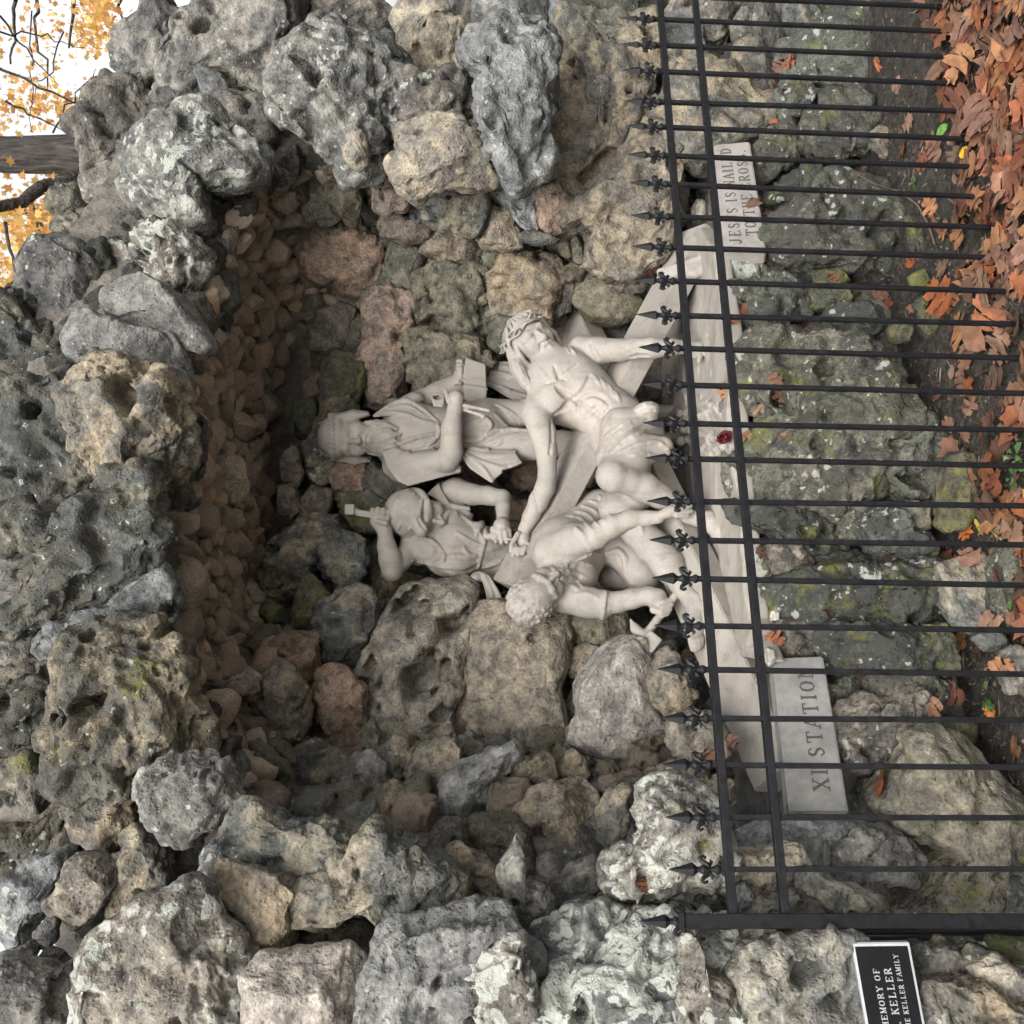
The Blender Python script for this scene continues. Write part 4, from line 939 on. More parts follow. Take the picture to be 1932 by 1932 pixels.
                for i in range(nn):
                    c = s.cast(U[i], W[i])
                    if c is None: cs.append(None); continue
                    P, d = c; rr = r*o[2]*depth_of(P)/FPX; f = tt[i]/tot if tot > 0 else .5
                    if taper: rr *= .45 + .55*math.sin(math.pi*min(max(.12 + .76*f, 0), 1))
                    off = (1-lift*2)*rr if not sub else -(1-lift*2)*rr      # sunk into, or above, the surface
                    cs.append((P + d*off, rr))
                for a, b in zip(cs[:-1], cs[1:]):
                    if a is None or b is None: continue
                    if np.linalg.norm(a[0]-b[0]) > .045: continue
                    kk = k if k is not None else max(.004, (a[1]+b[1])*.33)
                    s.d_cap(a[0], b[0], a[1], b[1], kk, sub)
        return s.skin(name, mat, parent, smooth)
    def skin(s, name, mat, parent, smooth):
        G = s.G; n = s.n; ins = G < 0
        c = ins[:-1, :-1, :-1].astype(np.int8)
        for dx in (0, 1):
            for dy in (0, 1):
                for dz in (0, 1):
                    if dx+dy+dz: c = c + ins[dx:n[0]-1+dx, dy:n[1]-1+dy, dz:n[2]-1+dz]
        act = (c > 0) & (c < 8); idx = np.argwhere(act); ids = np.full(act.shape, -1, np.int32); ids[act] = np.arange(len(idx))
        acc = np.zeros((len(idx), 3)); cnt = np.zeros(len(idx))
        cor = [(a, b, e) for a in (0, 1) for b in (0, 1) for e in (0, 1)]
        vals = {q: G[idx[:, 0]+q[0], idx[:, 1]+q[1], idx[:, 2]+q[2]] for q in cor}
        for q in cor:
            for ax in range(3):
                if q[ax]: continue
                p = list(q); p[ax] = 1; p = tuple(p); va, vb = vals[q], vals[p]; x = (va < 0) != (vb < 0)
                t = np.where(x, va/np.where(np.abs(va-vb) < 1e-9, 1e-9, va-vb), 0)
                pos = np.tile(np.array(q, float), (len(idx), 1)); pos[:, ax] += t
                acc += pos*x[:, None]; cnt += x
        V = s.o + s.h*(idx + acc/np.maximum(cnt, 1)[:, None])
        F = []
        for ax in range(3):
            b, e = (ax+1) % 3, (ax+2) % 3
            A = [slice(None)]*3; B = [slice(None)]*3; A[ax] = slice(0, -1); B[ax] = slice(1, None)
            ia, ib = ins[tuple(A)], ins[tuple(B)]; cr = np.argwhere(ia != ib); cr = cr[(cr[:, b] > 0) & (cr[:, e] > 0) & (cr[:, b] < n[b]-1) & (cr[:, e] < n[e]-1)]
            def g(db, de):
                q = cr.copy(); q[:, b] += db; q[:, e] += de; return ids[q[:, 0], q[:, 1], q[:, 2]]
            quad = np.stack([g(-1, -1), g(0, -1), g(0, 0), g(-1, 0)], 1)
            flip = ~ia[cr[:, 0], cr[:, 1], cr[:, 2]]; quad[flip] = quad[flip][:, ::-1]; F.append(quad)
        F = np.concatenate(F); F = F[(F >= 0).all(1)]
        for _ in range(smooth):
            S = np.zeros_like(V); C = np.zeros(len(V))
            for i in range(4):
                np.add.at(S, F[:, i], V[F[:, (i+1) % 4]] + V[F[:, (i+3) % 4]]); np.add.at(C, F[:, i], 2)
            V = V*.5 + .5*S/np.maximum(C, 1)[:, None]
        s.G = None
        org = np.array(parent.location) if parent is not None else np.array([V[:, 0].mean(), V[:, 1].mean(), V[:, 2].min()])
        o = new_obj(name, mesh_np(name, V - org, F, mat), parent)
        if parent is None: o.location = org
        print(name, len(F)*2, 'tris'); return o
def make_carved():
    m, t, b = nmat('carved_limestone'); k = NB(t); tc = k.n('ShaderNodeTexCoord').outputs['Object']
    n1 = k.noise(tc, 3.0, 3, .6); n2 = k.noise(tc, 18, 3, .65); n3 = k.noise(tc, 240, 2, .6)
    c = k.mix(k.rmp(n1, .35, .65), (.325, .298, .264), (.262, .244, .220)); c = k.mix(k.rmp(n2, .46, .74, 0, .5), c, (.20, .168, .132))
    mp = k.n('ShaderNodeMapping'); k.put(mp.inputs['Vector'], tc); mp.inputs['Scale'].default_value = (14, 14, 2.2); st = k.noise(mp.outputs[0], 1.0, 4, .65); c = k.mix(k.rmp(st, .50, .72, 0, .55), c, (.155, .140, .122))
    c = k.mix(1.0, c, k.mix(k.rmp(n3, .3, .7), (.90, .90, .90), (1.08, 1.08, 1.08)), 'MULTIPLY')
    k.put(b.inputs['Base Color'], c); b.inputs['Roughness'].default_value = .75; b.inputs['Specular IOR Level'].default_value = .3
    k.put(b.inputs['Normal'], k.bump(k.math('ADD', n3, n2), .12, .004)); return m
CARVED = make_carved()
# ------------------------------------------------------------------ the sculpture group
def fingers(s, roots, tips, r0, r1, mid=None, k=.004):
    for i, (a, b) in enumerate(zip(roots, tips)):
        if mid: s.cap((*a, r0), (*mid[i], (r0+r1)/2), (*b, r1), k=k)
        else: s.cap((*a, r0), (*b, r1), k=k)
# ---- standing man with head cloth
st = empty('statue', tuple(at(1190, 830, 1.42))); st.location.z = .62
tag(st, 'standing carved stone figure in head cloth and mantle, arms folded, at the back', 'statue')
s = Sculpt('F1', .0040)
s.ell(830, 690, 1.44, 330, 285, .125, k=.03)
s.cap((690, 880, 1.42, 130), (760, 500, 1.44, 110), k=.03)
s.cap((520, 680, 1.42, 95), (660, 690, 1.44, 130), k=.03)
s.ell(1150, 620, 1.44, 260, 235, .125, k=.03); s.ell(1330, 600, 1.43, 210, 235, .13, k=.03)
s.cap((1330, 500, 1.42, 140), (1720, 475, 1.38, 100), (2250, 480, 1.4, 70), (2830, 470, 1.42, 60), k=.02)
s.cap((1330, 715, 1.42, 150), (1760, 715, 1.36, 118), (2250, 700, 1.38, 75), (2830, 690, 1.38, 62), k=.015)
s.cap((2830, 470, 1.42, 55), (2860, 480, 1.28, 40), k=.02); s.cap((2830, 690, 1.38, 55), (2860, 690, 1.24, 40), k=.02)
# head
s.head(s.P(318, 662, 1.385), -FWD - .22*RGT - .16*UPV, UPV, .248, 1.0, 1.4, 0, False, 3)
s.E((0, -.07, .26), (.36, .43, .29), .008)                                    # skull cap
for t in range(5): s.C([(.30-.15*t, .12, .40), (.26-.13*t, .0, .50), (.2-.1*t, -.2, .54)], .012, .005)
s.ring(.315, .362, .42, .028, -.07, 36)
for t in np.linspace(0, 2*math.pi, 30, endpoint=False): s.wcap(s.W(.382*math.cos(t), -.07+.44*math.sin(t), .28), s.W(.382*math.cos(t+.12), -.07+.44*math.sin(t+.12), .35), .0055, .0055, .001)
s.ring(.19, .335, .395, .038, -.06, 30, .01)                                # folded band over the brow
for m_ in (-1, 1):                                                            # cloth hanging at the sides
    s.E((m_*.365, -.05, -.06), (.055, .20, .28), .02)
    for q in range(4): s.C([(m_*.37, .10-.10*q, .20), (m_*.415, .10-.10*q, -.05), (m_*.39, .10-.11*q, -.30)], [.02, .03, .02], .004)
# mantle
s.slab([(555, 770), (600, 900), (680, 1000), (760, 1038), (1165, 930), (1168, 880), (1050, 860), (950, 745), (800, 790), (660, 740)], 1.375, .05, k=.02)
s.slab([(490, 500), (600, 420), (740, 362), (870, 440), (1000, 552), (900, 560), (760, 480), (620, 500)], 1.36, .03, k=.015)
s.ridge([(560, 790), (640, 760), (700, 705), (830, 660), (985, 628)], 16, .5); s.ridge([(610, 860), (720, 800), (850, 730), (960, 690)], 15, .4)
s.ridge([(500, 500), (620, 470), (740, 480), (860, 540), (985, 560), (1005, 600), (990, 660), (900, 740)], 16, .5)
s.ridge([(500, 490), (640, 400), (745, 366), (870, 440), (990, 545)], 15, .5); s.ridge([(560, 470), (680, 420), (770, 420), (880, 490)], 12, .35)
s.ridge([(950, 745), (985, 830), (1060, 885), (1160, 915)], 13, .5)
s.ridge([(640, 900), (820, 850), (930, 800)], 16, .25); s.ridge([(700, 980), (900, 940), (1100, 930)], 16, .25)
# near arm across the body, hand and tongs
s.cap((800, 880, 1.38, 105), (1060, 840, 1.30, 88), (1090, 780, 1.275, 88), (1095, 600, 1.25, 80), (1120, 440, 1.235, 56), (1130, 400, 1.23, 50), k=.012)
s.ell(1130, 360, 1.225, 62, 60, .04, k=.012)
fingers(s, [(1075, 385, 1.21), (1105, 350, 1.20), (1140, 345, 1.20), (1165, 355, 1.21)], [(1045, 300, 1.225), (1085, 315, 1.24), (1115, 318, 1.24), (1150, 325, 1.24)], 22, 17)
s.cap((1195, 418, 1.225, 16), (1380, 455, 1.225, 16), k=.002); s.cap((1195, 450, 1.235, 14), (1340, 500, 1.235, 14), k=.002)
s.slab([(935, 350), (975, 315), (1035, 340), (1040, 400), (1025, 432), (955, 425)], 1.26, .035, k=.004); s.ell(985, 352, 1.22, 36, 20, .04, sub=True, k=.004)
# far arm, box with rope
s.cap((780, 420, 1.45, 95), (1000, 330, 1.46, 92), (1170, 240, 1.45, 85), k=.02); s.ell(820, 372, 1.42, 75, 58, .06, k=.015)
s.slab([(1205, 48), (1358, 100), (1366, 330), (1350, 400), (1190, 372), (1186, 262)], 1.44, .085, k=.004); s.ridge([(1195, 262), (1366, 290)], 10, .6, k=.003, taper=False)
s.ell(1165, 170, 1.43, 45, 120, .07, k=.01)
for q in range(7): s.ridge([(1118+5*(q % 2), 80+q*28), (1150, 72+q*28), (1190, 84+q*28)], 15, .7, k=.003, taper=False)
s.slab([(1362, 95), (1480, 75), (1740, 80), (1760, 420), (1600, 400), (1480, 330), (1368, 260)], 1.52, .07, k=.02)
for a in ([(1370, 110), (1560, 130), (1740, 150)], [(1370, 150), (1550, 190), (1740, 230)], [(1370, 230), (1520, 320), (1700, 400)], [(1440, 260), (1600, 330), (1740, 360)], [(1530, 210), (1600, 180), (1700, 300)]): s.ridge(a, 17, .45)
# skirt and its folds
s.slab([(1165, 800), (1230, 900), (1395, 1012), (1490, 930), (1475, 905), (1640, 862), (1575, 758), (1400, 760), (1250, 740)], 1.345, .028, k=.02)
for a in ([(1180, 700), (1300, 690), (1430, 610), (1540, 600), (1690, 610)], [(1190, 740), (1340, 730), (1500, 660), (1600, 640)], [(1195, 775), (1300, 845), (1470, 900), (1570, 880), (1625, 850)],
          [(1200, 790), (1330, 890), (1410, 1000)], [(1195, 760), (1350, 800), (1500, 800), (1580, 770)], [(1360, 640), (1410, 560), (1330, 490), (1250, 470)], [(1420, 480), (1520, 580)], [(1440, 410), (1560, 480), (1660, 560)],
          [(1200, 640), (1320, 640), (1380, 600)], [(1210, 560), (1300, 540), (1350, 500)], [(1180, 730), (1350, 770), (1480, 700)]): s.ridge(a, 17, .42)
for i in range(14): s.ridge([(1395+i*22, 470+ i*6), (1410+i*22, 520+i*5)], 6, .3) if i % 5 == 0 else None
s.build('figure', CARVED, st)

# ---- man with raised hammer
st2 = empty('statue', tuple(at(1050, 1040, 1.45))); st2.location.z = .62
tag(st2, 'carved stone man in cap raising a hammer over the cross', 'statue')
s = Sculpt('F3', .0040)
s.cap((940, 440, 1.48, 235), (1120, 600, 1.48, 265), (1330, 620, 1.48, 215), k=.03)
s.cap((760, 640, 1.47, 140), (1060, 120, 1.47, 110), k=.03); s.ell(1080, 760, 1.46, 220, 130, .10, k=.03)
s.cap((1340, 630, 1.49, 205), (1520, 720, 1.53, 215), (1850, 800, 1.56, 250), (3000, 800, 1.58, 240), k=.02)
# head bowed, cap and scarf, beard
s.head(s.P(800, 320, 1.40), -FWD*.80 - .62*UPV - .22*RGT, UPV*.8 - .6*FWD + .12*RGT, .245, 1.0, 1.2, 0, False, 5)
s.E((0, -.08, .24), (.39, .46, .34), .01); s.ring(.12, .375, .44, .06, -.07, 30, .01)
for a in ([(-.30, .25, .22), (-.1, .36, .30), (.2, .30, .36)], [(-.36, .1, .30), (-.1, .22, .45), (.25, .15, .5)], [(-.3, .3, .12), (0, .42, .16), (.3, .3, .2)], [(-.38, -.1, .3), (-.2, 0, .52), (.1, 0, .58)]): s.C(a, [.02, .035, .02], .008)
s.cap((755, 350, 1.30, 52), (800, 450, 1.315, 64), (830, 470, 1.33, 30), k=.012); s.cap((640, 440, 1.37, 60), (690, 490, 1.38, 36), k=.012); s.groove([(770, 340), (800, 420), (840, 450)], 10, .5)
# raised arm
s.cap((730, 600, 1.44, 110), (620, 720, 1.42, 95), (535, 830, 1.41, 90), k=.015)
s.cap((530, 830, 1.40, 98), (515, 720, 1.385, 104), (480, 600, 1.37, 85), (465, 470, 1.355, 64), (440, 420, 1.35, 72), k=.012)
s.ell(420, 365, 1.35, 95, 85, .045, k=.012)
fingers(s, [(350, 330, 1.325), (402, 325, 1.318), (450, 332, 1.318), (492, 345, 1.325)], [(352, 268, 1.33), (402, 258, 1.325), (450, 264, 1.325), (495, 285, 1.33)], 27, 24, k=.003)
s.cap((470, 390, 1.315, 26), (400, 372, 1.305, 22), k=.006)
# sleeve mouth
s.cap((700, 560, 1.44, 90), (860, 640, 1.42, 130), k=.02); s.ell(800, 640, 1.33, 120, 85, .06, ang=10, k=.012, sub=True)
s.ridge([(690, 560), (760, 520), (860, 525), (950, 590), (1010, 680), (1015, 740), (940, 760), (840, 755), (720, 735)], 20, .55)
# reaching arm and hand on the nail
s.cap((1040, 110, 1.45, 115), (1120, 85, 1.43, 112), (1270, 125, 1.41, 96), (1420, 135, 1.37, 84), (1545, 160, 1.34, 80), k=.015)
s.cap((1550, 160, 1.34, 80), (1560, 260, 1.31, 68), (1555, 345, 1.29, 60), k=.012); s.ell(1545, 420, 1.275, 82, 85, .04, k=.012)
fingers(s, [(1490, 450, 1.255), (1530, 470, 1.25), (1575, 470, 1.25), (1610, 460, 1.255)], [(1490, 560, 1.27), (1540, 572, 1.265), (1590, 565, 1.265), (1622, 530, 1.27)], 27, 20, k=.003)
s.cap((1460, 440, 1.26, 26), (1475, 535, 1.262, 20), k=.005)
s.cap((1430, 512, 1.268, 13), (1720, 552, 1.245, 11), k=.002); s.cap((1415, 512, 1.268, 34), (1470, 520, 1.266, 20), k=.002)
s.slab([(845, 120), (965, 12), (1000, 100), (1060, 200), (1250, 240), (1260, 275), (1100, 250), (960, 180)], 1.45, .06, k=.01)
# tunic: belt and gathers
s.ridge([(1395, 440), (1385, 560), (1350, 690), (1325, 800)], 20, .45, taper=False)
for a in ([(1340, 660), (1200, 700), (1080, 690)], [(1360, 600), (1240, 560), (1130, 480)], [(1375, 540), (1290, 420), (1180, 330)], [(1385, 470), (1310, 350), (1200, 280)], [(1330, 740), (1200, 800), (1000, 790), (860, 770)],
          [(1320, 800), (1180, 860), (1020, 830)], [(1345, 700), (1210, 680), (1190, 600)], [(1310, 500), (1320, 400), (1270, 330)], [(1300, 850), (1200, 910), (1080, 870)]): s.ridge(a, 24, .30)
s.ridge([(1330, 450), (1370, 370), (1390, 350)], 34, .5); s.ell(1310, 890, 1.40, 55, 55, .04, k=.01)
for a in ([(1400, 640), (1520, 600), (1600, 590)], [(1370, 800), (1480, 760), (1560, 740)], [(1450, 880), (1600, 930), (1700, 1000)], [(1480, 960), (1600, 1080), (1680, 1170)], [(1400, 520), (1500, 500)], [(1480, 1010), (1560, 1110), (1650, 1180)], [(1520, 900), (1650, 920)]): s.ridge(a, 24, .32)
s.slab([(1335, 835), (1400, 850), (1450, 900), (1590, 1170), (1520, 1215), (1430, 1210), (1385, 1000)], 1.40, .025, k=.012)
s.ridge([(1370, 860), (1440, 1000), (1470, 1190)], 22, .4); s.ridge([(1420, 880), (1500, 1020), (1570, 1170)], 18, .4)
s.build('figure', CARVED, st2)
def carve_hammer_a():
    s = Sculpt('F3', .004)
    s.box((200, 292, 1.352), (665, 360, 1.345), .013, .013); s.box((98, 262, 1.352), (188, 262, 1.352), .021, .03, rnd=.003)
    s.cap((180, 275, 1.352, 40), (235, 298, 1.352, 26), k=.004)
    return s.build('hammer', CARVED, st2, 0)
carve_hammer_a()

# ---- the reclining figure being nailed
st3 = empty('statue', tuple(at(1160, 780, 1.0))); st3.location.z = .66
tag(st3, 'reclining bearded stone figure in loincloth with thorn crown, arms outstretched', 'statue')
s = Sculpt('F2', .0040)
s.ell(490, 1010, 1.08, 290, 250, .125, ang=36, k=.03)
s.ell(545, 900, 1.025, 120, 95, .055, ang=60, k=.025); s.ell(395, 1080, 1.02, 130, 110, .058, ang=-60, k=.025)
s.cap((620, 1090, 1.07, 205), (860, 1270, 1.04, 185), k=.03)
s.cap((300, 820, 1.08, 62), (395, 975, 1.08, 92), k=.02); s.cap((400, 960, 1.06, 90), (590, 800, 1.06, 95), k=.03); s.cap((360, 990, 1.06, 90), (285, 1150, 1.06, 95), k=.03)
# head tipped back and to the side
s.head(s.P(256, 714, 1.045), -FWD*.92 + .34*(.66*RGT - .75*UPV) + .02*(.66*UPV + .75*RGT), .66*UPV + .75*RGT + .0*FWD, .228, 1.0, .35, .012, True, 7)
s.E((0, -.12, .19), (.385, .41, .36), .012)                                   # hair mass
for t in range(7):
    x = -.36 + .12*t; s.C([(x*.3, .08, .545), (x*.8, .17, .43), (x*1.13, .08, .22), (x*1.22, -.06, -.10)], [.02, .03, .032, .028], .002)
for m_, L in ((1, 1), (-1, 1)):
    for q in range(4): s.C([(m_*.33, .10-.10*q, .12), (m_*(.40+.01*q), .08-.10*q, -.12), (m_*(.37+.02*q), .02-.08*q, -.36), (m_*(.33+.02*q), .0-.06*q, -.55)], [.04, .048, .045, .03], .002)
for q in range(3): s.ring(.285+.03*(q-1), .42, .465, .020, -.09, 40, .002, .035, q*2.1, -.01)
for q, t in enumerate(np.linspace(0, 2*math.pi, 17, endpoint=False)):
    z = .28 + .05*((q % 3)-1); c_, n_ = math.cos(t), math.sin(t); s.wcap(s.W(.42*c_, -.08+.46*n_, z), s.W(.56*c_, -.08+.60*n_, z+.06*((q % 2)*2-1)), .005, .0015, .002)
s.view('F2'); s.cap((135, 790, 1.06, 52), (165, 890, 1.06, 54), (215, 980, 1.055, 42), (240, 1022, 1.05, 22), k=.012)
for dx in (-34, -12, 10, 30): s.ridge([(138+dx*.6, 800), (165+dx, 890), (218+dx*.7, 985), (240+dx*.3, 1025)], 11, .55)
# his right arm, stretched along the crossbeam
s.view('E')
s.cap((1088, 410, 1.05, 84), (1125, 520, 1.04, 72), (1145, 620, 1.05, 61), (1152, 760, 1.08, 52), (1140, 830, 1.09, 56), (1105, 900, 1.11, 56), (1060, 990, 1.15, 46), (1022, 1065, 1.18, 37), k=.012)
s.ell(1015, 1125, 1.19, 42, 55, .035, ang=0, k=.012)
fingers(s, [(1045, 1150, 1.165), (1025, 1168, 1.16), (1003, 1178, 1.16), (978, 1172, 1.165)], [(1042, 1185, 1.165), (1012, 1200, 1.155), (985, 1208, 1.155), (955, 1212, 1.165)], 17, 13, k=.003)
s.cap((985, 1090, 1.16, 17), (950, 1150, 1.16, 14), (945, 1185, 1.165, 11), k=.004)
# his left arm, propping him up
s.view('F2')
s.cap((590, 775, 1.05, 108), (700, 765, 1.0, 86), (840, 765, .95, 72), (920, 755, .91, 68), (1050, 750, .87, 68), (1180, 745, .86, 52), (1290, 745, .87, 44), k=.012)
s.ell(1345, 765, .88, 75, 60, .03, k=.012)
fingers(s, [(1380, 715, .87), (1400, 745, .865), (1395, 785, .865), (1365, 805, .87)], [(1445, 720, .87), (1455, 775, .86), (1440, 818, .86), (1355, 838, .865)], 20, 15, k=.003)
s.ridge([(490, 730), (520, 770), (545, 800)], 14, .35); s.ridge([(470, 740), (500, 780)], 12, .35)
# body modelling
s.groove([(415, 1000), (470, 1050), (520, 1085)], 24, .28); s.groove([(632, 935), (610, 1005), (565, 1060), (515, 1090)], 20, .32); s.groove([(505, 1095), (460, 1160), (395, 1198)], 20, .32)
s.groove([(525, 1090), (620, 1150), (720, 1215), (830, 1275)], 20, .25)
s.groove([(552, 1190), (556, 1110), (600, 1062), (660, 1050), (720, 1075), (760, 1120)], 18, .30)
for a in ([(610, 1195), (655, 1168), (695, 1112)], [(680, 1240), (722, 1208), (765, 1152)]): s.groove(a, 16, .2)
for a in ([(655, 930), (700, 1000)], [(705, 955), (748, 1030)], [(755, 995), (792, 1070)], [(800, 1040), (830, 1110)]): s.ridge(a, 17, .22)
s.groove([(400, 870), (430, 940), (470, 960)], 15, .35); s.ridge([(300, 880), (340, 930), (365, 965)], 12, .4); s.groove([(330, 990), (420, 960), (560, 850)], 14, .2)
s.groove([(806, 1262), (818, 1270)], 13, .4)
s.view('E'); s.groove([(1170, 450), (1180, 540), (1165, 640)], 12, .25); s.groove([(1070, 840), (1100, 960)], 10, .2); s.view('F2'); s.groove([(640, 720), (660, 780), (690, 830)], 18, .25); s.groove([(900, 810), (1020, 800)], 14, .25)
s.view('E'); s.ridge([(1490, 700), (1540, 740), (1570, 700)], 26, .25); s.groove([(1580, 690), (1600, 760), (1640, 790)], 22, .35); s.view('F2')
# hips, loincloth, legs
s.view('E')
s.ell(1560, 560, 1.04, 165, 150, .125, k=.03); s.ell(1650, 520, 1.02, 160, 110, .11, k=.03)
s.cap((1620, 590, 1.0, 150), (1580, 700, .92, 130), (1515, 760, .87, 92), k=.02)
s.cap((1525, 770, .865, 88), (1600, 790, .88, 72), (1700, 830, .91, 82), (1790, 880, .93, 68), (1890, 925, .945, 48), k=.015)
s.view('F4'); s.cap((1220, 235, .945, 48), (1290, 250, .94, 48), (1370, 265, .93, 66), (1440, 340, .90, 56), (1475, 400, .885, 36), k=.015)
fingers(s, [(1470, 285, .89), (1480, 320, .885), (1480, 355, .88), (1475, 390, .878)], [(1505, 310, .885), (1515, 350, .88), (1515, 390, .875), (1500, 440, .87)], 18, 15, k=.004)
s.view('E'); s.cap((1600, 690, 1.02, 125), (1640, 860, 1.0, 115), k=.02)
s.view('F4'); s.cap((760, 180, 1.02, 125), (900, 330, 1.01, 108), (1000, 440, .99, 112), (1100, 560, .97, 105), (1190, 690, .95, 72), (1260, 800, .935, 62), k=.02)
s.cap((1285, 850, .93, 72), (1280, 960, .915, 58), (1275, 1050, .90, 50), k=.02)
fingers(s, [(1245, 1040, .885), (1270, 1055, .88), (1295, 1050, .88), (1315, 1040, .885)], [(1255, 1112, .885), (1278, 1118, .88), (1298, 1105, .88), (1315, 1085, .885)], 22, 16, k=.004)
s.ridge([(1270, 740), (1310, 800), (1330, 850)], 26, .4)
s.ridge([(870, 250), (910, 300), (930, 360)], 22, .3)
s.view('E')
s.cap((1480, 660, .93, 60), (1560, 480, .93, 90), (1700, 440, .92, 70), k=.03); s.cap((1640, 620, .90, 110), (1800, 600, .90, 60), k=.03)
for a in ([(1445, 660), (1490, 540), (1600, 460), (1700, 440)], [(1480, 640), (1540, 530), (1660, 470), (1740, 470)], [(1520, 630), (1590, 560), (1700, 510), (1790, 530)], [(1560, 630), (1660, 590), (1770, 570), (1830, 610)],
          [(1610, 650), (1710, 640), (1800, 660)]): s.ridge(a, 15, .36)
s.view('F2'); s.ell(1010, 1165, .90, 88, 62, .05, ang=-12, k=.012)
for a in ([(940, 1160), (1000, 1130), (1080, 1140)], [(950, 1190), (1010, 1165), (1085, 1165)], [(960, 1130), (1010, 1115), (1060, 1120)]): s.ridge(a, 12, .4)
s.build('figure', CARVED, st3)

# ---- kneeling man with curly hair and a hammer
st4 = empty('statue', tuple(at(1220, 1080, 1.1))); st4.location.z = .62
tag(st4, 'kneeling curly-haired stone man leaning forward with a pick hammer in his hand', 'statue')
s = Sculpt('F4', .0040)
s.ell(400, 440, 1.16, 215, 205, .15, k=.03); s.cap((420, 430, 1.17, 190), (640, 200, 1.22, 135), (760, 170, 1.2, 110), k=.03)
s.cap((470, 640, 1.14, 150), (420, 480, 1.16, 170), k=.03); s.cap((500, 600, 1.16, 135), (640, 330, 1.22, 130), k=.03)
s.cap((330, 620, 1.1, 95), (270, 720, 1.06, 100), k=.03)
s.head(s.P(248, 740, 1.05), (.75*RGT - .55*UPV)*.80 - FWD*.62, .62*UPV - .5*RGT - .6*FWD, .222, 1.0, .9, 0, True, 9)
s.E((0, -.12, .20), (.37, .39, .335), .01); s.cap((330, 640, 1.03, 40), (350, 700, 1.06, 60), k=.03)
rs = np.random.RandomState(8)
pl = []
for q in range(4000):                                                         # curls all over the crown
    d = rs.normal(size=3); d /= np.linalg.norm(d); x, y, z = .364*d[0], -.12+.384*d[1], .20+.329*d[2]
    if d[2] < -.45 or (y > .14 and z < .24) or any((x-p[0])**2 + (y-p[1])**2 + (z-p[2])**2 < .098**2 for p in pl): continue
    pl.append((x, y, z)); t0 = rs.uniform(0, 6.28); rr = .05; e1 = np.cross(d, rs.normal(size=3)); e1 /= np.linalg.norm(e1); e2 = np.cross(e1, d)
    pts = [tuple(np.array([x, y, z]) + d*.004*g + rr*(1-.14*g)*(e1*math.cos(t0+g) + e2*math.sin(t0+g))) for g in (0, 1.0, 2.0, 3.0, 4.0, 5.0)]; s.C(pts, [.018, .024, .026, .026, .024, .018], .002)
# reaching arm
s.cap((330, 480, 1.08, 130), (480, 400, 1.04, 118), (540, 382, 1.02, 100), k=.02); s.ridge([(485, 312), (545, 370), (585, 452)], 16, .6, taper=False)
s.cap((540, 385, 1.01, 82), (620, 365, .99, 80), (720, 300, .97, 74), (850, 250, .95, 62), (960, 245, .93, 48), (1030, 240, .915, 42), k=.012)
s.ell(1110, 200, .895, 72, 42, .03, ang=-20, k=.012)
fingers(s, [(1150, 160, .885), (1160, 185, .88), (1160, 205, .88), (1150, 228, .885)], [(1215, 138, .895), (1245, 165, .89), (1250, 200, .888), (1225, 232, .89)], 20, 15, k=.003)
# arm with the hammer
s.cap((400, 760, 1.1, 110), (560, 800, 1.07, 98), (672, 808, 1.05, 90), k=.02); s.ridge([(690, 715), (676, 800), (668, 900)], 13, .6, taper=False); s.cap((560, 800, 1.06, 80), (660, 880, 1.06, 26), k=.02)
s.cap((660, 808, 1.05, 66), (760, 800, 1.04, 68), (860, 775, 1.02, 66), (960, 755, 1.0, 60), (1030, 770, .985, 62), k=.012); s.ell(1040, 815, .98, 70, 62, .04, k=.012)
fingers(s, [(1120, 785, .955), (1115, 815, .95), (1105, 845, .95), (1090, 872, .955)], [(1060, 800, .945), (1055, 832, .94), (1050, 862, .94), (1052, 888, .95)], 20, 19, k=.003)
s.cap((1000, 850, .96, 26), (1045, 865, .945, 22), k=.006)
# legs and tunic skirt
s.cap((740, 260, 1.22, 150), (800, 430, 1.2, 150), (930, 620, 1.14, 115), k=.03); s.cap((930, 640, 1.15, 105), (990, 690, 1.22, 95), (1050, 500, 1.3, 80), k=.03)
s.cap((700, 640, 1.3, 70), (860, 650, 1.26, 80), k=.02); s.ridge([(690, 480), (770, 450), (820, 520), (815, 610), (860, 680)], 20, .5)
s.cap((740, 170, 1.17, 100), (860, 240, 1.1, 90), k=.03)
for a in ([(430, 230), (520, 250), (600, 330)], [(480, 200), (560, 220), (640, 300)], [(530, 165), (600, 190), (690, 280)], [(580, 130), (650, 160), (720, 240)], [(640, 100), (690, 150), (740, 200)],
          [(380, 590), (470, 600), (560, 640)], [(400, 640), (480, 640), (530, 700)], [(460, 560), (520, 540), (600, 560)], [(420, 700), (470, 690), (520, 740)], [(500, 520), (600, 470), (640, 480)], [(480, 750), (560, 740), (640, 780)]): s.ridge(a, 15, .22)
s.build('figure', CARVED, st4)
def carve_hammer_b():
    s = Sculpt('F4', .004)
    s.cap((1192, 690, .955, 25), (955, 1005, .965, 27), k=.002); s.cap((848, 915, .96, 8), (880, 975, .965, 30), (950, 1040, .965, 46), k=.01); s.box((945, 1030, .965), (1025, 1095, .965), .031, .026, k=.008)
    return s.build('hammer', CARVED, st4, 0)
carve_hammer_b()

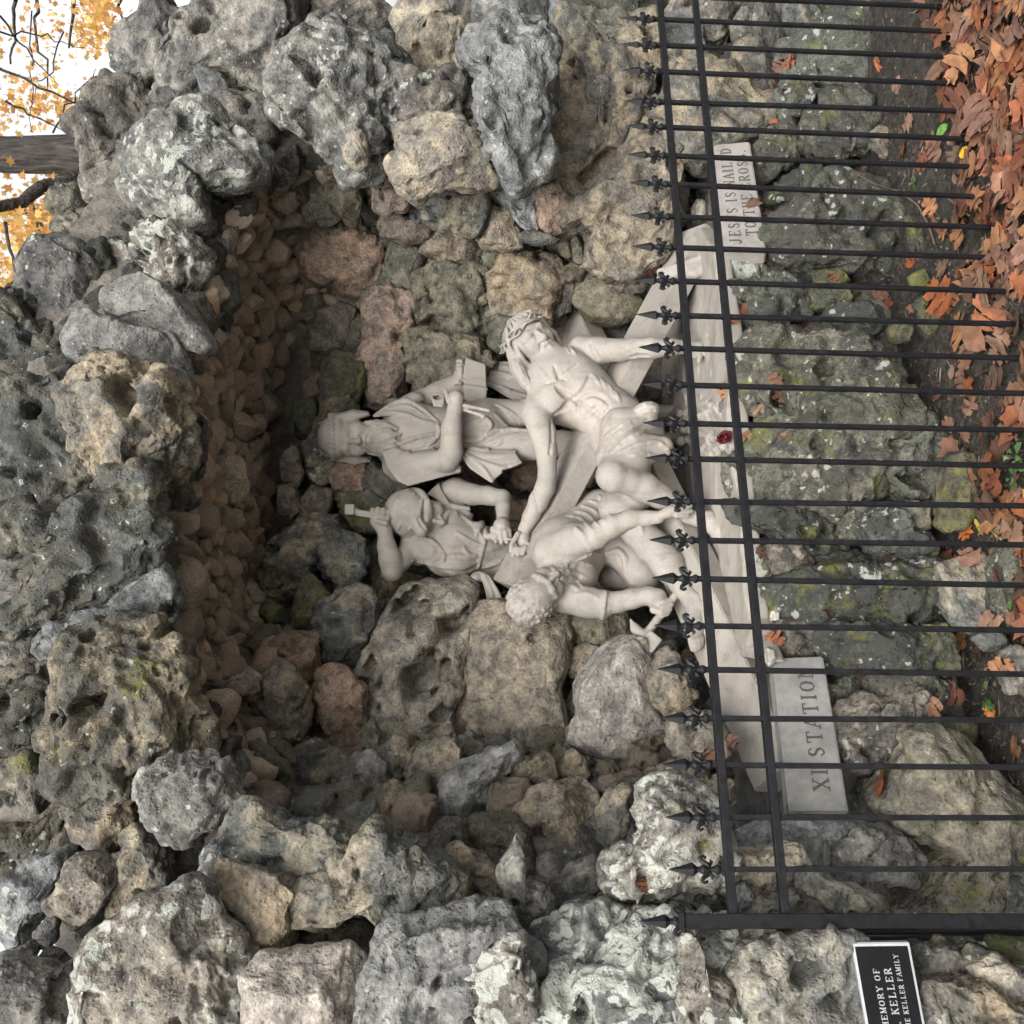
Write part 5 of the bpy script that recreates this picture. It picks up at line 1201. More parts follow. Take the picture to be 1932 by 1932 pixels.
# ---- cross
cr = empty('cross', tuple(at(1165, 800, 1.15))); cr.location.z = .7
tag(cr, 'large plain stone cross lying tilted under the reclining figure', 'cross')
def beam(name, A, B, w, t, up):
    A = np.array(A); B = np.array(B); d = B - A; d /= np.linalg.norm(d); e = np.cross(d, up); e /= np.linalg.norm(e); g = np.cross(e, d)
    bm = bmesh.new(); vs = []
    for P in (A, B):
        for su, sv in ((-1, -1), (1, -1), (1, 1), (-1, 1)): vs.append(bm.verts.new(P + e*su*w + g*sv*t - np.array(cr.location)))
    for f in ((3, 2, 1, 0), (4, 5, 6, 7), (0, 1, 5, 4), (1, 2, 6, 5), (2, 3, 7, 6), (3, 0, 4, 7)): bm.faces.new([vs[i] for i in f])
    bmesh.ops.recalc_face_normals(bm, faces=bm.faces[:]); bmesh.ops.bevel(bm, geom=bm.edges[:], offset=.004, segments=2, affect='EDGES')
    me = bpy.data.meshes.new(name); bm.to_mesh(me); bm.free(); me.materials.append(CARVED); return new_obj(name, me, cr)
LA, LB = at(1076, 596, 1.56), at(1482, 1462, .70)
CA, CB = at(1322, 440, .89), at(962, 1108, 1.29)
beam('upright_beam', LA, LB, .100, .05, np.array([-.25, -.50, .82])); beam('crossbeam', CA, CB, .094, .042, np.array([.25, -.45, .85]))
# ---- carved base under the group
bs = empty('sculpture_base', (1.6, 1.0, .5)); tag(bs, 'pale carved stone base slab under the figures, its top strewn with carved cloth and tools', 'base')
s = Sculpt('F2', .0075)
s.prism([(.735, .50), (.90, .60), (1.11, .615), (1.39, .625), (1.89, .56), (2.3, .62), (2.55, .78), (2.75, 1.2), (2.5, 1.62), (1.6, 1.66), (1.1, 1.5), (1.0, 1.3), (.86, .9)], .63, .70, .012, .01, .018)
s.ridge([(1040, 1055), (1240, 1100)], 15, .6, taper=False); s.ridge([(1230, 1030), (1275, 1070), (1270, 1130)], 14, .6); s.ridge([(1330, 1045), (1370, 1040), (1382, 1085), (1340, 1108)], 14, .6)
for a in ([(1220, 1200), (1320, 1160), (1390, 1115), (1440, 1105), (1450, 1150), (1400, 1170)], [(1250, 1230), (1380, 1190), (1470, 1150), (1490, 1190), (1440, 1210)], [(1060, 1230), (1250, 1290), (1450, 1330)], [(1100, 1240), (1300, 1260), (1480, 1260)],
          [(1280, 1180), (1350, 1200), (1460, 1230)], [(1400, 1120), (1460, 1130), (1500, 1200)]): s.ridge(a, 22, .6)
s.view('F5')
for a in ([(120, 40), (330, 110), (480, 190), (560, 260), (690, 290)], [(200, 60), (400, 80), (560, 130), (650, 200)], [(480, 240), (530, 150), (600, 120), (680, 170)], [(540, 240), (620, 180), (690, 230)], [(300, 30), (480, 40), (620, 60)]): s.ridge(a, 22, .6)
for a in ([(540, 1640), (650, 1605), (760, 1575), (850, 1525), (925, 1440)], [(590, 1590), (700, 1550), (800, 1500), (890, 1420)], [(560, 1665), (700, 1640), (840, 1590)]): s.groove(a, 14, .55)
s.groove([(600, 300), (650, 380), (640, 470)], 7, .5); s.groove([(690, 880), (740, 930), (780, 990)], 8, .5)
s.view('F2'); s.groove([(1180, 860), (1260, 950)], 8, .5); s.groove([(1360, 880), (1340, 930)], 9, .5); s.groove([(1440, 900), (1430, 950), (1470, 980)], 9, .5); s.groove([(1330, 620), (1400, 650), (1440, 690)], 9, .5)
s.build('slab', CARVED, bs)
# cloth draped over the near end of the crossbeam
s = Sculpt('F2', .005)
for i, (a, b, c) in enumerate([((1095, 245), (1250, 205), (1440, 130)), ((1100, 262), (1280, 232), (1455, 160)), ((1130, 275), (1300, 255), (1465, 190)), ((1200, 285), (1330, 262), (1470, 225)), ((1290, 180), (1380, 140), (1455, 145)), ((1300, 210), (1400, 175), (1460, 180))]):
    s.cap((a[0], a[1], .90, 20), (b[0], b[1], .84-.004*i, 26), (c[0], c[1], .80, 26), k=.01)
s.cap((1440, 150, .80, 30), (1475, 250, .79, 26), (1480, 300, .79, 16), k=.01); s.cap((1430, 200, .80, 30), (1460, 290, .79, 22), k=.01)
s.build('cloth', CARVED, cr)

# ---- inscribed stones and plaque: letters as real strokes
GL = {
 'J': [(.62, 1, .62, .25, 1), (.62, .25, .5, .04, 1), (.5, .04, .25, .02, 1), (.25, .02, .15, .2, 0), (.45, 1, .8, 1, 0)], 'E': [(.25, 0, .25, 1, 1), (.25, 1, .8, 1, 0), (.25, .52, .65, .52, 0), (.25, 0, .82, 0, 0), (.82, 0, .84, .2, 0), (.8, 1, .82, .82, 0), (.1, 0, .25, 0, 0), (.1, 1, .25, 1, 0)],
 'S': [(.78, .82, .6, 1, 0), (.6, 1, .38, .98, 0), (.38, .98, .24, .8, 1), (.24, .8, .32, .6, 1), (.32, .6, .66, .42, 1), (.66, .42, .76, .22, 1), (.76, .22, .6, .02, 0), (.6, .02, .38, .01, 0), (.38, .01, .2, .22, 0)],
 'U': [(.25, 1, .25, .3, 1), (.25, .3, .4, .03, 1), (.4, .03, .62, .03, 0), (.62, .03, .78, .3, 0), (.78, .3, .78, 1, 0), (.1, 1, .42, 1, 0), (.65, 1, .92, 1, 0)], 'I': [(.5, 0, .5, 1, 1), (.3, 0, .7, 0, 0), (.3, 1, .7, 1, 0)],
 'N': [(.2, 0, .2, 1, 0), (.2, 1, .8, 0, 1), (.8, 0, .8, 1, 0), (.05, 0, .36, 0, 0), (.05, 1, .24, 1, 0), (.64, 1, .95, 1, 0)], 'A': [(.5, 1, .14, 0, 0), (.5, 1, .86, 0, 1), (.27, .35, .73, .35, 0), (0, 0, .3, 0, 0), (.68, 0, 1, 0, 0)],
 'L': [(.28, 0, .28, 1, 1), (.12, 1, .46, 1, 0), (.12, 0, .82, 0, 0), (.82, 0, .84, .25, 0)], 'D': [(.24, 0, .24, 1, 1), (.08, 1, .55, 1, 0), (.55, 1, .82, .75, 1), (.82, .75, .84, .3, 1), (.84, .3, .58, 0, 1), (.58, 0, .08, 0, 0)],
 'T': [(.5, 0, .5, 1, 1), (.1, 1, .9, 1, 0), (.1, 1, .1, .8, 0), (.9, 1, .9, .8, 0), (.32, 0, .68, 0, 0)], 'O': [(.5, 1, .24, .86, 0), (.24, .86, .14, .5, 1), (.14, .5, .24, .14, 1), (.24, .14, .5, 0, 0), (.5, 0, .76, .14, 0), (.76, .14, .86, .5, 1), (.86, .5, .76, .86, 1), (.76, .86, .5, 1, 0)],
 'H': [(.22, 0, .22, 1, 1), (.78, 0, .78, 1, 1), (.22, .52, .78, .52, 0), (.06, 0, .38, 0, 0), (.06, 1, .38, 1, 0), (.62, 0, .94, 0, 0), (.62, 1, .94, 1, 0)], 'C': [(.82, .78, .62, 1, 0), (.62, 1, .36, .95, 0), (.36, .95, .17, .65, 1), (.17, .65, .18, .32, 1), (.18, .32, .38, .04, 1), (.38, .04, .64, .01, 0), (.64, .01, .84, .22, 0)],
 'R': [(.22, 0, .22, 1, 1), (.06, 1, .55, 1, 0), (.55, 1, .76, .86, 1), (.76, .86, .72, .6, 1), (.72, .6, .5, .5, 0), (.5, .5, .22, .5, 0), (.45, .5, .85, 0, 1), (.06, 0, .38, 0, 0), (.8, 0, .96, 0, 0)], 'X': [(.15, 1, .85, 0, 1), (.82, 1, .18, 0, 0), (.02, 1, .34, 1, 0), (.66, 1, .96, 1, 0), (.04, 0, .34, 0, 0), (.66, 0, .98, 0, 0)],
 'M': [(.16, 0, .16, 1, 0), (.16, 1, .5, .1, 1), (.5, .1, .84, 1, 0), (.84, 1, .84, 0, 1), (.02, 0, .3, 0, 0), (.02, 1, .2, 1, 0), (.7, 0, .98, 0, 0), (.8, 1, .98, 1, 0)], 'Y': [(.14, 1, .5, .48, 1), (.86, 1, .5, .48, 0), (.5, .48, .5, 0, 1), (.32, 0, .68, 0, 0), (.02, 1, .3, 1, 0), (.7, 1, .98, 1, 0)],
 'F': [(.25, 0, .25, 1, 1), (.1, 1, .8, 1, 0), (.25, .52, .65, .52, 0), (.1, 0, .44, 0, 0), (.8, 1, .82, .8, 0)], 'G': [(.8, .78, .62, 1, 0), (.62, 1, .36, .95, 0), (.36, .95, .17, .65, 1), (.17, .65, .18, .32, 1), (.18, .32, .38, .04, 1), (.38, .04, .66, .02, 0), (.76, .05, .76, .42, 1), (.6, .44, .92, .44, 0)],
 'V': [(.12, 1, .5, 0, 1), (.5, 0, .86, 1, 0), (0, 1, .28, 1, 0), (.7, 1, 1, 1, 0)], 'K': [(.22, 0, .22, 1, 1), (.8, 1, .24, .45, 0), (.42, .62, .84, 0, 1), (.06, 0, .38, 0, 0), (.06, 1, .38, 1, 0), (.66, 1, .94, 1, 0), (.7, 0, .98, 0, 0)], 'B': [(.22, 0, .22, 1, 1), (.06, 1, .55, 1, 0), (.55, 1, .74, .78, 1), (.74, .78, .55, .54, 0), (.55, .54, .22, .54, 0), (.55, .54, .82, .28, 1), (.82, .28, .58, 0, 1), (.58, 0, .06, 0, 0)],
 '.': [(.4, 0, .4, .1, 1)], ' ': []}
def quad_point(C, u, v):      # C: top-left, top-right, bottom-right, bottom-left
    return (C[0]*(1-u) + C[1]*u)*(1-v) + (C[3]*(1-u) + C[2]*u)*v
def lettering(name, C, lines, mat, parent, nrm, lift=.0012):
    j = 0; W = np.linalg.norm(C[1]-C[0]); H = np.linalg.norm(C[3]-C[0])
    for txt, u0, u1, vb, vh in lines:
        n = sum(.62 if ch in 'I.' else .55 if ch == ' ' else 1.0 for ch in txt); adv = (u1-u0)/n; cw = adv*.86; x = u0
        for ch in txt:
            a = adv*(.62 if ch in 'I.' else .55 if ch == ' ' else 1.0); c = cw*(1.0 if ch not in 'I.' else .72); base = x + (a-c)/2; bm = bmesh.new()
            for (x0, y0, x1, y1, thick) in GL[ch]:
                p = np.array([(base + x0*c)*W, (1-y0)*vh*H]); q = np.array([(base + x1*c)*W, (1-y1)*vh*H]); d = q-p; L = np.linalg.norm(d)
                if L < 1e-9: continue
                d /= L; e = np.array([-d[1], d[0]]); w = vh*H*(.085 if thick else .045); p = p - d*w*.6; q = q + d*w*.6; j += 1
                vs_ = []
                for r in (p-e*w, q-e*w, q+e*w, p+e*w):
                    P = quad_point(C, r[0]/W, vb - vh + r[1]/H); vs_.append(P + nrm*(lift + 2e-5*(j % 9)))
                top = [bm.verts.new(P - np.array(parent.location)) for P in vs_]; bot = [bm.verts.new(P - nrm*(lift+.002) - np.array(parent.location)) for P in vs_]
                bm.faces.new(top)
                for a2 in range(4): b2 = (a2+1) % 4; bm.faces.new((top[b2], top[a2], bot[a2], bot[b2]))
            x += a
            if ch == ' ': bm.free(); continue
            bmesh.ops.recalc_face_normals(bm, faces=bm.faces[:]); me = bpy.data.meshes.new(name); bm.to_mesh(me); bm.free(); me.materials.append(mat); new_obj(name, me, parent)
def slab_from(name, C, th, mat, parent, bevel=.006):
    n = np.cross(C[1]-C[0], C[3]-C[0]); n /= np.linalg.norm(n)
    if n @ FWD > 0: n = -n
    bm = bmesh.new(); L = np.array(parent.location); a = [bm.verts.new(p - L) for p in C]; b = [bm.verts.new(p - n*th - L) for p in C]
    bm.faces.new(a); bm.faces.new(b[::-1])
    for i in range(4): j = (i+1) % 4; bm.faces.new((a[j], a[i], b[i], b[j]))
    bmesh.ops.recalc_face_normals(bm, faces=bm.faces[:]); bmesh.ops.bevel(bm, geom=bm.edges[:], offset=bevel, segments=2, affect='EDGES')
    me = bpy.data.meshes.new(name); bm.to_mesh(me); bm.free(); me.materials.append(mat); return new_obj(name, me, parent), n
def plain(name, col, rough=.8, metal=0.0, var=.15, sc=30, bump=.1):
    m, t, b = nmat(name); k = NB(t); tc = k.n('ShaderNodeTexCoord').outputs['Object']; n = k.noise(tc, sc, 4, .65)
    lo = tuple(c*(1-var) for c in col); hi = tuple(min(1, c*(1+var)) for c in col)
    k.put(b.inputs['Base Color'], k.mix(k.rmp(n, .3, .7), lo, hi)); b.inputs['Roughness'].default_value = rough; b.inputs['Metallic'].default_value = metal
    k.put(b.inputs['Normal'], k.bump(n, bump, .004)); return m
SIGN_A = plain('grey_inscribed_stone', (.25, .245, .23), .85, 0, .25, 10, .2); SIGN_B = plain('pinkish_inscribed_stone', (.27, .25, .235), .85, 0, .15, 16, .2); GROOVE_SHADE = plain('painted_groove_shade', (.075, .07, .065), .95)  # dark letter colour paints the shade of cut grooves; strokes have no depth
C = [at(1489, 1534, .40), at(1456, 1241, .53), at(1553, 1237, .50), at(1601.6, 1533.6, .37)]
ts = empty('inscribed_block', tuple(C[3])); tag(ts, 'grey stone block cut with XI STATION at the foot of the cross', 'sign')
o, n = slab_from('block', C, .12, SIGN_A, ts, .005); lettering('letter', C, [('XI STATION', .12, .93, .74, .27)], GROOVE_SHADE, ts, n)
C = [at(1365, 474, .58), at(1346, 272, .68), at(1415, 266, .65), at(1446, 472, .55)]
ts = empty('inscribed_block', tuple(C[3])); tag(ts, 'pinkish stone tablet cut with JESUS IS NAILED TO THE CROSS', 'sign')
o, n = slab_from('tablet', C, .07, SIGN_B, ts, .006); lettering('letter', C, [('JESUS IS NAILED', .05, .95, .44, .26), ('TO THE CROSS.', .12, .93, .84, .26)], GROOVE_SHADE, ts, n)
C = [at(1659, 2079, .03), at(1606.6, 1779, -.04), at(1715.5, 1777.5, -.06), at(1772.6, 2077, .01)]
ts = empty('memorial_plaque', tuple(C[3])); tag(ts, 'black memorial plaque with silver border and lettering beside the fence post', 'plaque')
BLACKM = plain('black_enamel', (.006, .006, .007), .6, 0, .1); [n_ for n_ in BLACKM.node_tree.nodes if n_.type == 'BSDF_PRINCIPLED'][0].inputs['Specular IOR Level'].default_value = .08; SILV = plain('silver_metal', (.36, .37, .39), .5, .5, .06)
o, n = slab_from('border', C, .02, SILV, ts, .002)
Ci = [quad_point(C, .024, .045) + n*.002, quad_point(C, .976, .045) + n*.002, quad_point(C, .976, .955) + n*.002, quad_point(C, .024, .955) + n*.002]
o, n = slab_from('plate', Ci, .01, BLACKM, ts, .001); lettering('letter', Ci, [('IN LOVING MEMORY OF', .06, .86, .37, .105), ('JOHN A. KELLER', .18, .86, .60, .125), ('BY THE KELLER FAMILY', .34, .95, .78, .085)], SILV, ts, n)
# ------------------------------------------------------------------ fallen leaves
def make_leaf_mat():
    m, t, b = nmat('dry_leaf'); k = NB(t); tc = k.n('ShaderNodeTexCoord').outputs['Object']
    c = k.attr('tone_a').outputs['Color']; n = k.noise(tc, 3.0, 4, .6); n2 = k.noise(tc, 14, 3, .6)
    col = k.mix(1.0, c, k.mix(k.rmp(n, .3, .7), (.6, .55, .5), (1.3, 1.25, 1.2)), 'MULTIPLY'); col = k.mix(k.rmp(n2, .6, .72, 0, .6), col, (.05, .03, .02))
    k.put(b.inputs['Base Color'], col); b.inputs['Roughness'].default_value = .7
    k.put(b.inputs['Normal'], k.bump(n2, .3, .01)); return m
LEAF = make_leaf_mat()
def oak_outline(rs, kind):
    if kind == 0:      # oak: side lobes ending in points
        pts = [(0, -.5), (.03, -.33)]
        for i, (y, w) in enumerate([(-.20, .30), (.06, .44), (.30, .27)]):
            w *= rs.uniform(.8, 1.15); pts += [(.13, y-.13), (w*.6, y-.09), (w*.82, y-.07), (w, y+.02), (w*.86, y+.03), (w*.95, y+.13*rs.uniform(.8, 1.2)), (w*.6, y+.075)]
        pts += [(.05, .40), (0, .52)]
    elif kind == 1:    # maple
        pts = [(0, -.5), (.02, -.25), (.18, -.30), (.22, -.20), (.42, -.16), (.30, -.03), (.46, .16), (.24, .12), (.20, .20), (.22, .34), (.10, .28), (0, .5)]
    else:              # simple oval leaf
        pts = [(0, -.5), (.02, -.38), (.16, -.25), (.24, 0), (.18, .25), (.06, .42), (0, .5)]
    return pts
def leaf_mesh(seed, kind):
    rs = np.random.RandomState(seed); pr = oak_outline(rs, kind); cv = rs.uniform(-.7, .7); cx_ = rs.uniform(.1, .7)*rs.choice([-1, 1]); bm = bmesh.new()
    def z(x, y): return .35*cx_*x*x*2 + .35*cv*y*y + .06*math.sin(y*9+seed)*abs(x)*2
    mid = [bm.verts.new((0, y, z(0, y) - .01)) for _, y in pr]
    for sx in (-1, 1):
        side = [bm.verts.new((sx*x, y, z(sx*x, y))) if abs(x) > 1e-6 else mid[i] for i, (x, y) in enumerate(pr)]
        for i in range(len(pr)-1):
            q = []
            for v in ((mid[i], side[i], side[i+1], mid[i+1]) if sx > 0 else (mid[i+1], side[i+1], side[i], mid[i])):
                if v not in q: q.append(v)
            if len(q) >= 3:
                try: bm.faces.new(q)
                except ValueError: pass
    # stalk
    a = bm.verts.new((-.008, -.5, z(0, -.5))); b = bm.verts.new((.008, -.5, z(0, -.5))); c = bm.verts.new((.004+.05*cv, -.72, z(0, -.5)+.04)); bm.faces.new((a, c, b))
    me = bpy.data.meshes.new('leaf'); bm.to_mesh(me); bm.free(); me.materials.append(LEAF)
    for p in me.polygons: p.use_smooth = True
    return me
LM = [leaf_mesh(i, 0) for i in range(9)] + [leaf_mesh(20+i, 1) for i in range(5)] + [leaf_mesh(40+i, 2) for i in range(4)]
RUST = [(.155, .056, .030), (.185, .075, .038), (.125, .052, .034), (.205, .110, .062), (.170, .100, .074), (.150, .088, .072), (.235, .130, .072), (.105, .062, .052), (.190, .065, .026), (.180, .122, .100), (.085, .055, .043)]
dg = bpy.context.evaluated_depsgraph_get()
bpy.context.view_layer.update(); dg.update()
def drop(dx, dy):
    d = Vector(ray(dx, dy)).normalized(); ok, loc, nr, idx, ob, mt = scene.ray_cast(dg, Vector(CAM), d); return (loc, nr, ob) if ok else None
LR = np.random.RandomState(2024)
def put_leaf(loc, nr, size, mesh, tone, tilt=.35, name='fallen_leaf', lift=.006):
    o = new_obj(name, mesh); up = (Vector(nr) + Vector(LR.normal(size=3)*tilt)).normalized()
    if up.dot(Vector((0, 0, 1))) < -.2: up = -up
    q = up.to_track_quat('Z', 'Y') @ Matrix.Rotation(LR.uniform(0, 6.28), 4, 'Z').to_quaternion()
    o.rotation_mode = 'QUATERNION'; o.rotation_quaternion = q; o.location = Vector(loc) + Vector(nr)*lift; o.scale = (size, size, size*.65); v = LR.uniform(.75, 1.25); o['tone_a'] = [tone[0]*v*1.1, tone[1]*v, tone[2]*v*.85]
    return o
TONE_WORDS = ['rust red', 'rust orange', 'deep red-brown', 'tan', 'dull pinkish brown', 'mauve brown', 'pale orange-tan', 'dark purplish brown', 'vivid rust', 'pale mauve', 'very dark brown']
LEAF_LABEL = 'brown leaf in the litter'
def tag_leaf(o, label=None, group=None): return tag(o, label or LEAF_LABEL, 'leaf', group if label else 'fallen autumn leaves')
# leaves caught on the rocks and the sculpture
SP = {'c': [(60, 35), (62, 32), (56, 38), (77, 39), (53, 49), (52, 69), (50, 119), (51, 148), (29, 180), (37, 175), (68, 182), (102, 158), (130, 148), (86, 156), (41, 116)],
      'f': [(54, 23), (44, 37), (38, 54), (59, 52), (67, 93), (45, 120), (114, 125), (83, 154), (52, 169), (101, 186), (56, 29), (25, 29)],
      'i': [(34, 56), (28, 40), (28, 34), (60, 72), (16, 42)], 'b': [(172, 154), (187, 90)], 'h': [(170, 116)]}
nleaf = 0
for c, L in SP.items():
    for p in L:
        h = drop(*todisp(c, *p))
        ti = LR.randint(len(RUST))
        if h: tag_leaf(put_leaf(h[0], h[1], LR.uniform(.05, .085), LM[LR.randint(14)], RUST[ti]), TONE_WORDS[ti] + ' dry leaf caught on ' + {'c': 'the boulders near the JESUS tablet', 'f': 'the mossy boulders below the sculpture', 'i': 'the stones beside the foot of the cross'}.get(c, 'the grotto wall'), 'leaves caught on the rocks'); nleaf += 1
BIG = [('i', (115, 57), .12, 2, (.27, .085, .04), 'large rust oak leaf on soil beside the grey XI block'), ('i', (176, 18), .075, 9, (.42, .19, .04), 'small orange maple leaf on the soil right of the XI block'), ('c', (161, 86), .085, 15, (.75, .48, .04), 'bright yellow leaf lying among rust leaves near the fence foot'),
       ('f', (169, 104), .07, 16, (.36, .36, .07), 'narrow yellow-green leaf on the bare soil'), ('f', (180, 106), .08, 14, (.28, .36, .16), 'pale green leaf on the bare soil beside a yellow one'), ('f', (162, 108), .085, 10, (.42, .15, .04), 'orange star-shaped leaf touching the yellow-green leaf'),
       ('c', (112, 36), .085, 11, (.50, .20, .10), 'salmon maple leaf resting on the smooth mossy slab'), ('c', (181, 130), .085, 12, (.72, .38, .12), 'pale orange leaf at the fence foot among rust leaves'), ('c', (166, 44), .05, 15, (.75, .72, .62), 'tiny cream leaf among the mauve oak leaves'),
       ('c', (168, 65), .12, 1, (.36, .22, .21), 'large mauve oak leaf with deep lobes in the litter'), ('c', (149, 73), .07, 17, (.10, .26, .06), 'small fresh green leaf at the edge of the soil')]
for c, p, sz, mi, tone, lab in BIG:
    h = drop(*todisp(c, *p))
    if h: tag_leaf(put_leaf(h[0], h[1], sz, LM[mi], tone, .2, lift=.012), lab)
# on the soil: thick towards the right and the front, thin behind the fence
def dens(dx, dy):
    if dy < 560: return np.clip((dx - (1735 + dy*.10))/170, 0, 1)*.7
    return np.clip((dx - (1770 + (dy-560)*.2))/170, 0, .55)*.34
cnt = 0; litter = []; tries = 0
while tries < 30000 and cnt < 250:
    tries += 1; dx = LR.uniform(1690, 1990); dy = LR.uniform(-40, 1250)**1.0
    if LR.uniform() > dens(dx, dy): continue
    p = atz(dx, dy, 0)
    if p[1] > .62 or p[1] < -1.2: continue
    z = float(ground_h(np.array([p[0]]), np.array([p[1]]))[0]); z = max(z, .022 if p[1] < -.42 else z)
    ti = LR.randint(len(RUST)); o = put_leaf((p[0], p[1], z + LR.uniform(.004, .05)), (0, 0, 1), LR.uniform(.10, .165), LM[LR.choice(18, p=[.075]*9 + [.045]*5 + [.025]*4)], RUST[ti], .24); tag(o, TONE_WORDS[ti] + ' fallen leaf in the litter ' + ('on the path side of the fence' if p[1] < 0 else 'just behind the fence bars'), 'leaf', 'fallen autumn leaves'); cnt += 1
# scattered single leaves on the bare soil
for c, p in [('c', (123, 48)), ('c', (129, 69)), ('c', (126, 83)), ('c', (137, 90)), ('c', (143, 81)), ('c', (150, 129)), ('c', (142, 116)), ('c', (148, 151)), ('c', (167, 150)), ('c', (111, 166)), ('c', (118, 173)), ('c', (154, 170)), ('f', (162, 7)), ('f', (159, 22)), ('f', (164, 37)), ('f', (175, 46)), ('f', (188, 88)), ('f', (152, 122)), ('f', (162, 123)), ('f', (158, 168)), ('f', (168, 174)), ('f', (180, 182)), ('i', (190, 37)), ('i', (142, 15)), ('i', (152, 8)), ('c', (105, 95))]:
    h = drop(*todisp(c, *p))
    ti = LR.randint(len(RUST))
    if h: tag_leaf(put_leaf(h[0], h[1], LR.uniform(.08, .11), LM[LR.randint(14)], RUST[ti], .3, lift=.01), TONE_WORDS[ti] + ' single leaf on the bare soil ' + {'c': 'right of the rose', 'f': 'left of the rose', 'i': 'near the plaque end'}[c], 'single leaves on bare soil')
# the lower layers of the litter: crumpled pieces nobody could count
def litter_mesh():
    V = []; F = []; Cc = []
    for t in range(2600):
        dx = LR.uniform(1690, 2100); dy = LR.uniform(-160, 1300)
        if LR.uniform() > dens(dx, dy)*.8 + .015: continue
        p = atz(dx, dy, 0)
        if p[1] > .6 or p[1] < -1.6: continue
        z = float(ground_h(np.array([p[0]]), np.array([p[1]]))[0]); z = max(z, .022 if p[1] < -.42 else z); src = LM[LR.randint(18)]; s = LR.uniform(.04, .10)
        M = Matrix.Translation((p[0], p[1], z+LR.uniform(.002, .03))) @ Matrix.Rotation(LR.uniform(0, 6.28), 4, 'Z') @ Matrix.Rotation(LR.normal()*.5, 4, 'X') @ Matrix.Rotation(LR.normal()*.5, 4, 'Y') @ Matrix.Scale(s, 4)
        o = len(V); V += [tuple(M @ v.co) for v in src.vertices]; F += [tuple(o+i for i in q.vertices) for q in src.polygons]
    me = bpy.data.meshes.new('leaf_litter'); me.from_pydata(V, [], F)
    m, t, b = nmat('leaf_litter'); k = NB(t); gi = k.n('ShaderNodeNewGeometry'); cr_ = k.n('ShaderNodeValToRGB'); k.put(cr_.inputs[0], gi.outputs['Random Per Island'])
    e = cr_.color_ramp.elements; e[0].color = (.09, .045, .028, 1); e[1].color = (.19, .125, .08, 1); x = e.new(.4); x.color = (.15, .065, .034, 1); x = e.new(.7); x.color = (.12, .075, .055, 1)
    tc = k.n('ShaderNodeTexCoord').outputs['Object']; n = k.noise(tc, 40, 3, .6); k.put(b.inputs['Base Color'], k.mix(1.0, cr_.outputs[0], k.mix(n, (.6, .6, .6), (1.3, 1.3, 1.3)), 'MULTIPLY')); b.inputs['Roughness'].default_value = .75
    me.materials.append(m); return me
o = new_obj('leaf_litter', litter_mesh()); tag(o, 'matted litter of rust brown leaf pieces under the fallen leaves', 'leaf litter', kind='stuff')
# crumbs of twig, bark and soil on the bare ground
def crumbs():
    rs = np.random.RandomState(31); V = []; F = []
    for t in range(2600):
        dx = rs.uniform(1680, 1960); dy = rs.uniform(-20, 1500); p = atz(dx, dy, 0)
        if p[1] > .60 or p[1] < -.4: continue
        z = float(ground_h(np.array([p[0]]), np.array([p[1]]))[0]); L = rs.uniform(.002, .006) if rs.uniform() < .7 else rs.uniform(.008, .028); w = min(L, rs.uniform(.0012, .003)) if L > .006 else L*.7; a = rs.uniform(0, 6.28); c_, s_ = math.cos(a), math.sin(a); o = len(V); h_ = w*1.2
        for u, v in ((-L, -w), (L, -w*.6), (L*.9, w*.7), (-L*.9, w)): V.append((p[0]+u*c_-v*s_, p[1]+u*s_+v*c_, z))
        for u, v in ((-L*.8, -w*.5), (L*.8, -w*.3), (L*.7, w*.4), (-L*.7, w*.5)): V.append((p[0]+u*c_-v*s_, p[1]+u*s_+v*c_, z+h_))
        for q in ((4, 5, 6, 7), (0, 1, 5, 4), (1, 2, 6, 5), (2, 3, 7, 6), (3, 0, 4, 7)): F.append(tuple(o+i for i in q))
    me = bpy.data.meshes.new('soil_crumbs'); me.from_pydata(V, [], F)
    m, t, b = nmat('soil_crumbs'); k = NB(t); gi = k.n('ShaderNodeNewGeometry'); cr_ = k.n('ShaderNodeValToRGB'); k.put(cr_.inputs[0], gi.outputs['Random Per Island'])
    e = cr_.color_ramp.elements; e[0].color = (.03, .024, .018, 1); e[1].color = (.22, .19, .15, 1); x = e.new(.5); x.color = (.09, .06, .04, 1); x = e.new(.85); x.color = (.14, .10, .07, 1)
    k.put(b.inputs['Base Color'], cr_.outputs[0]); b.inputs['Roughness'].default_value = .9; me.materials.append(m); return me
o = new_obj('soil_crumbs', crumbs()); tag(o, 'crumbs of twig, bark and grit scattered on the dark soil', 'soil debris', kind='stuff')
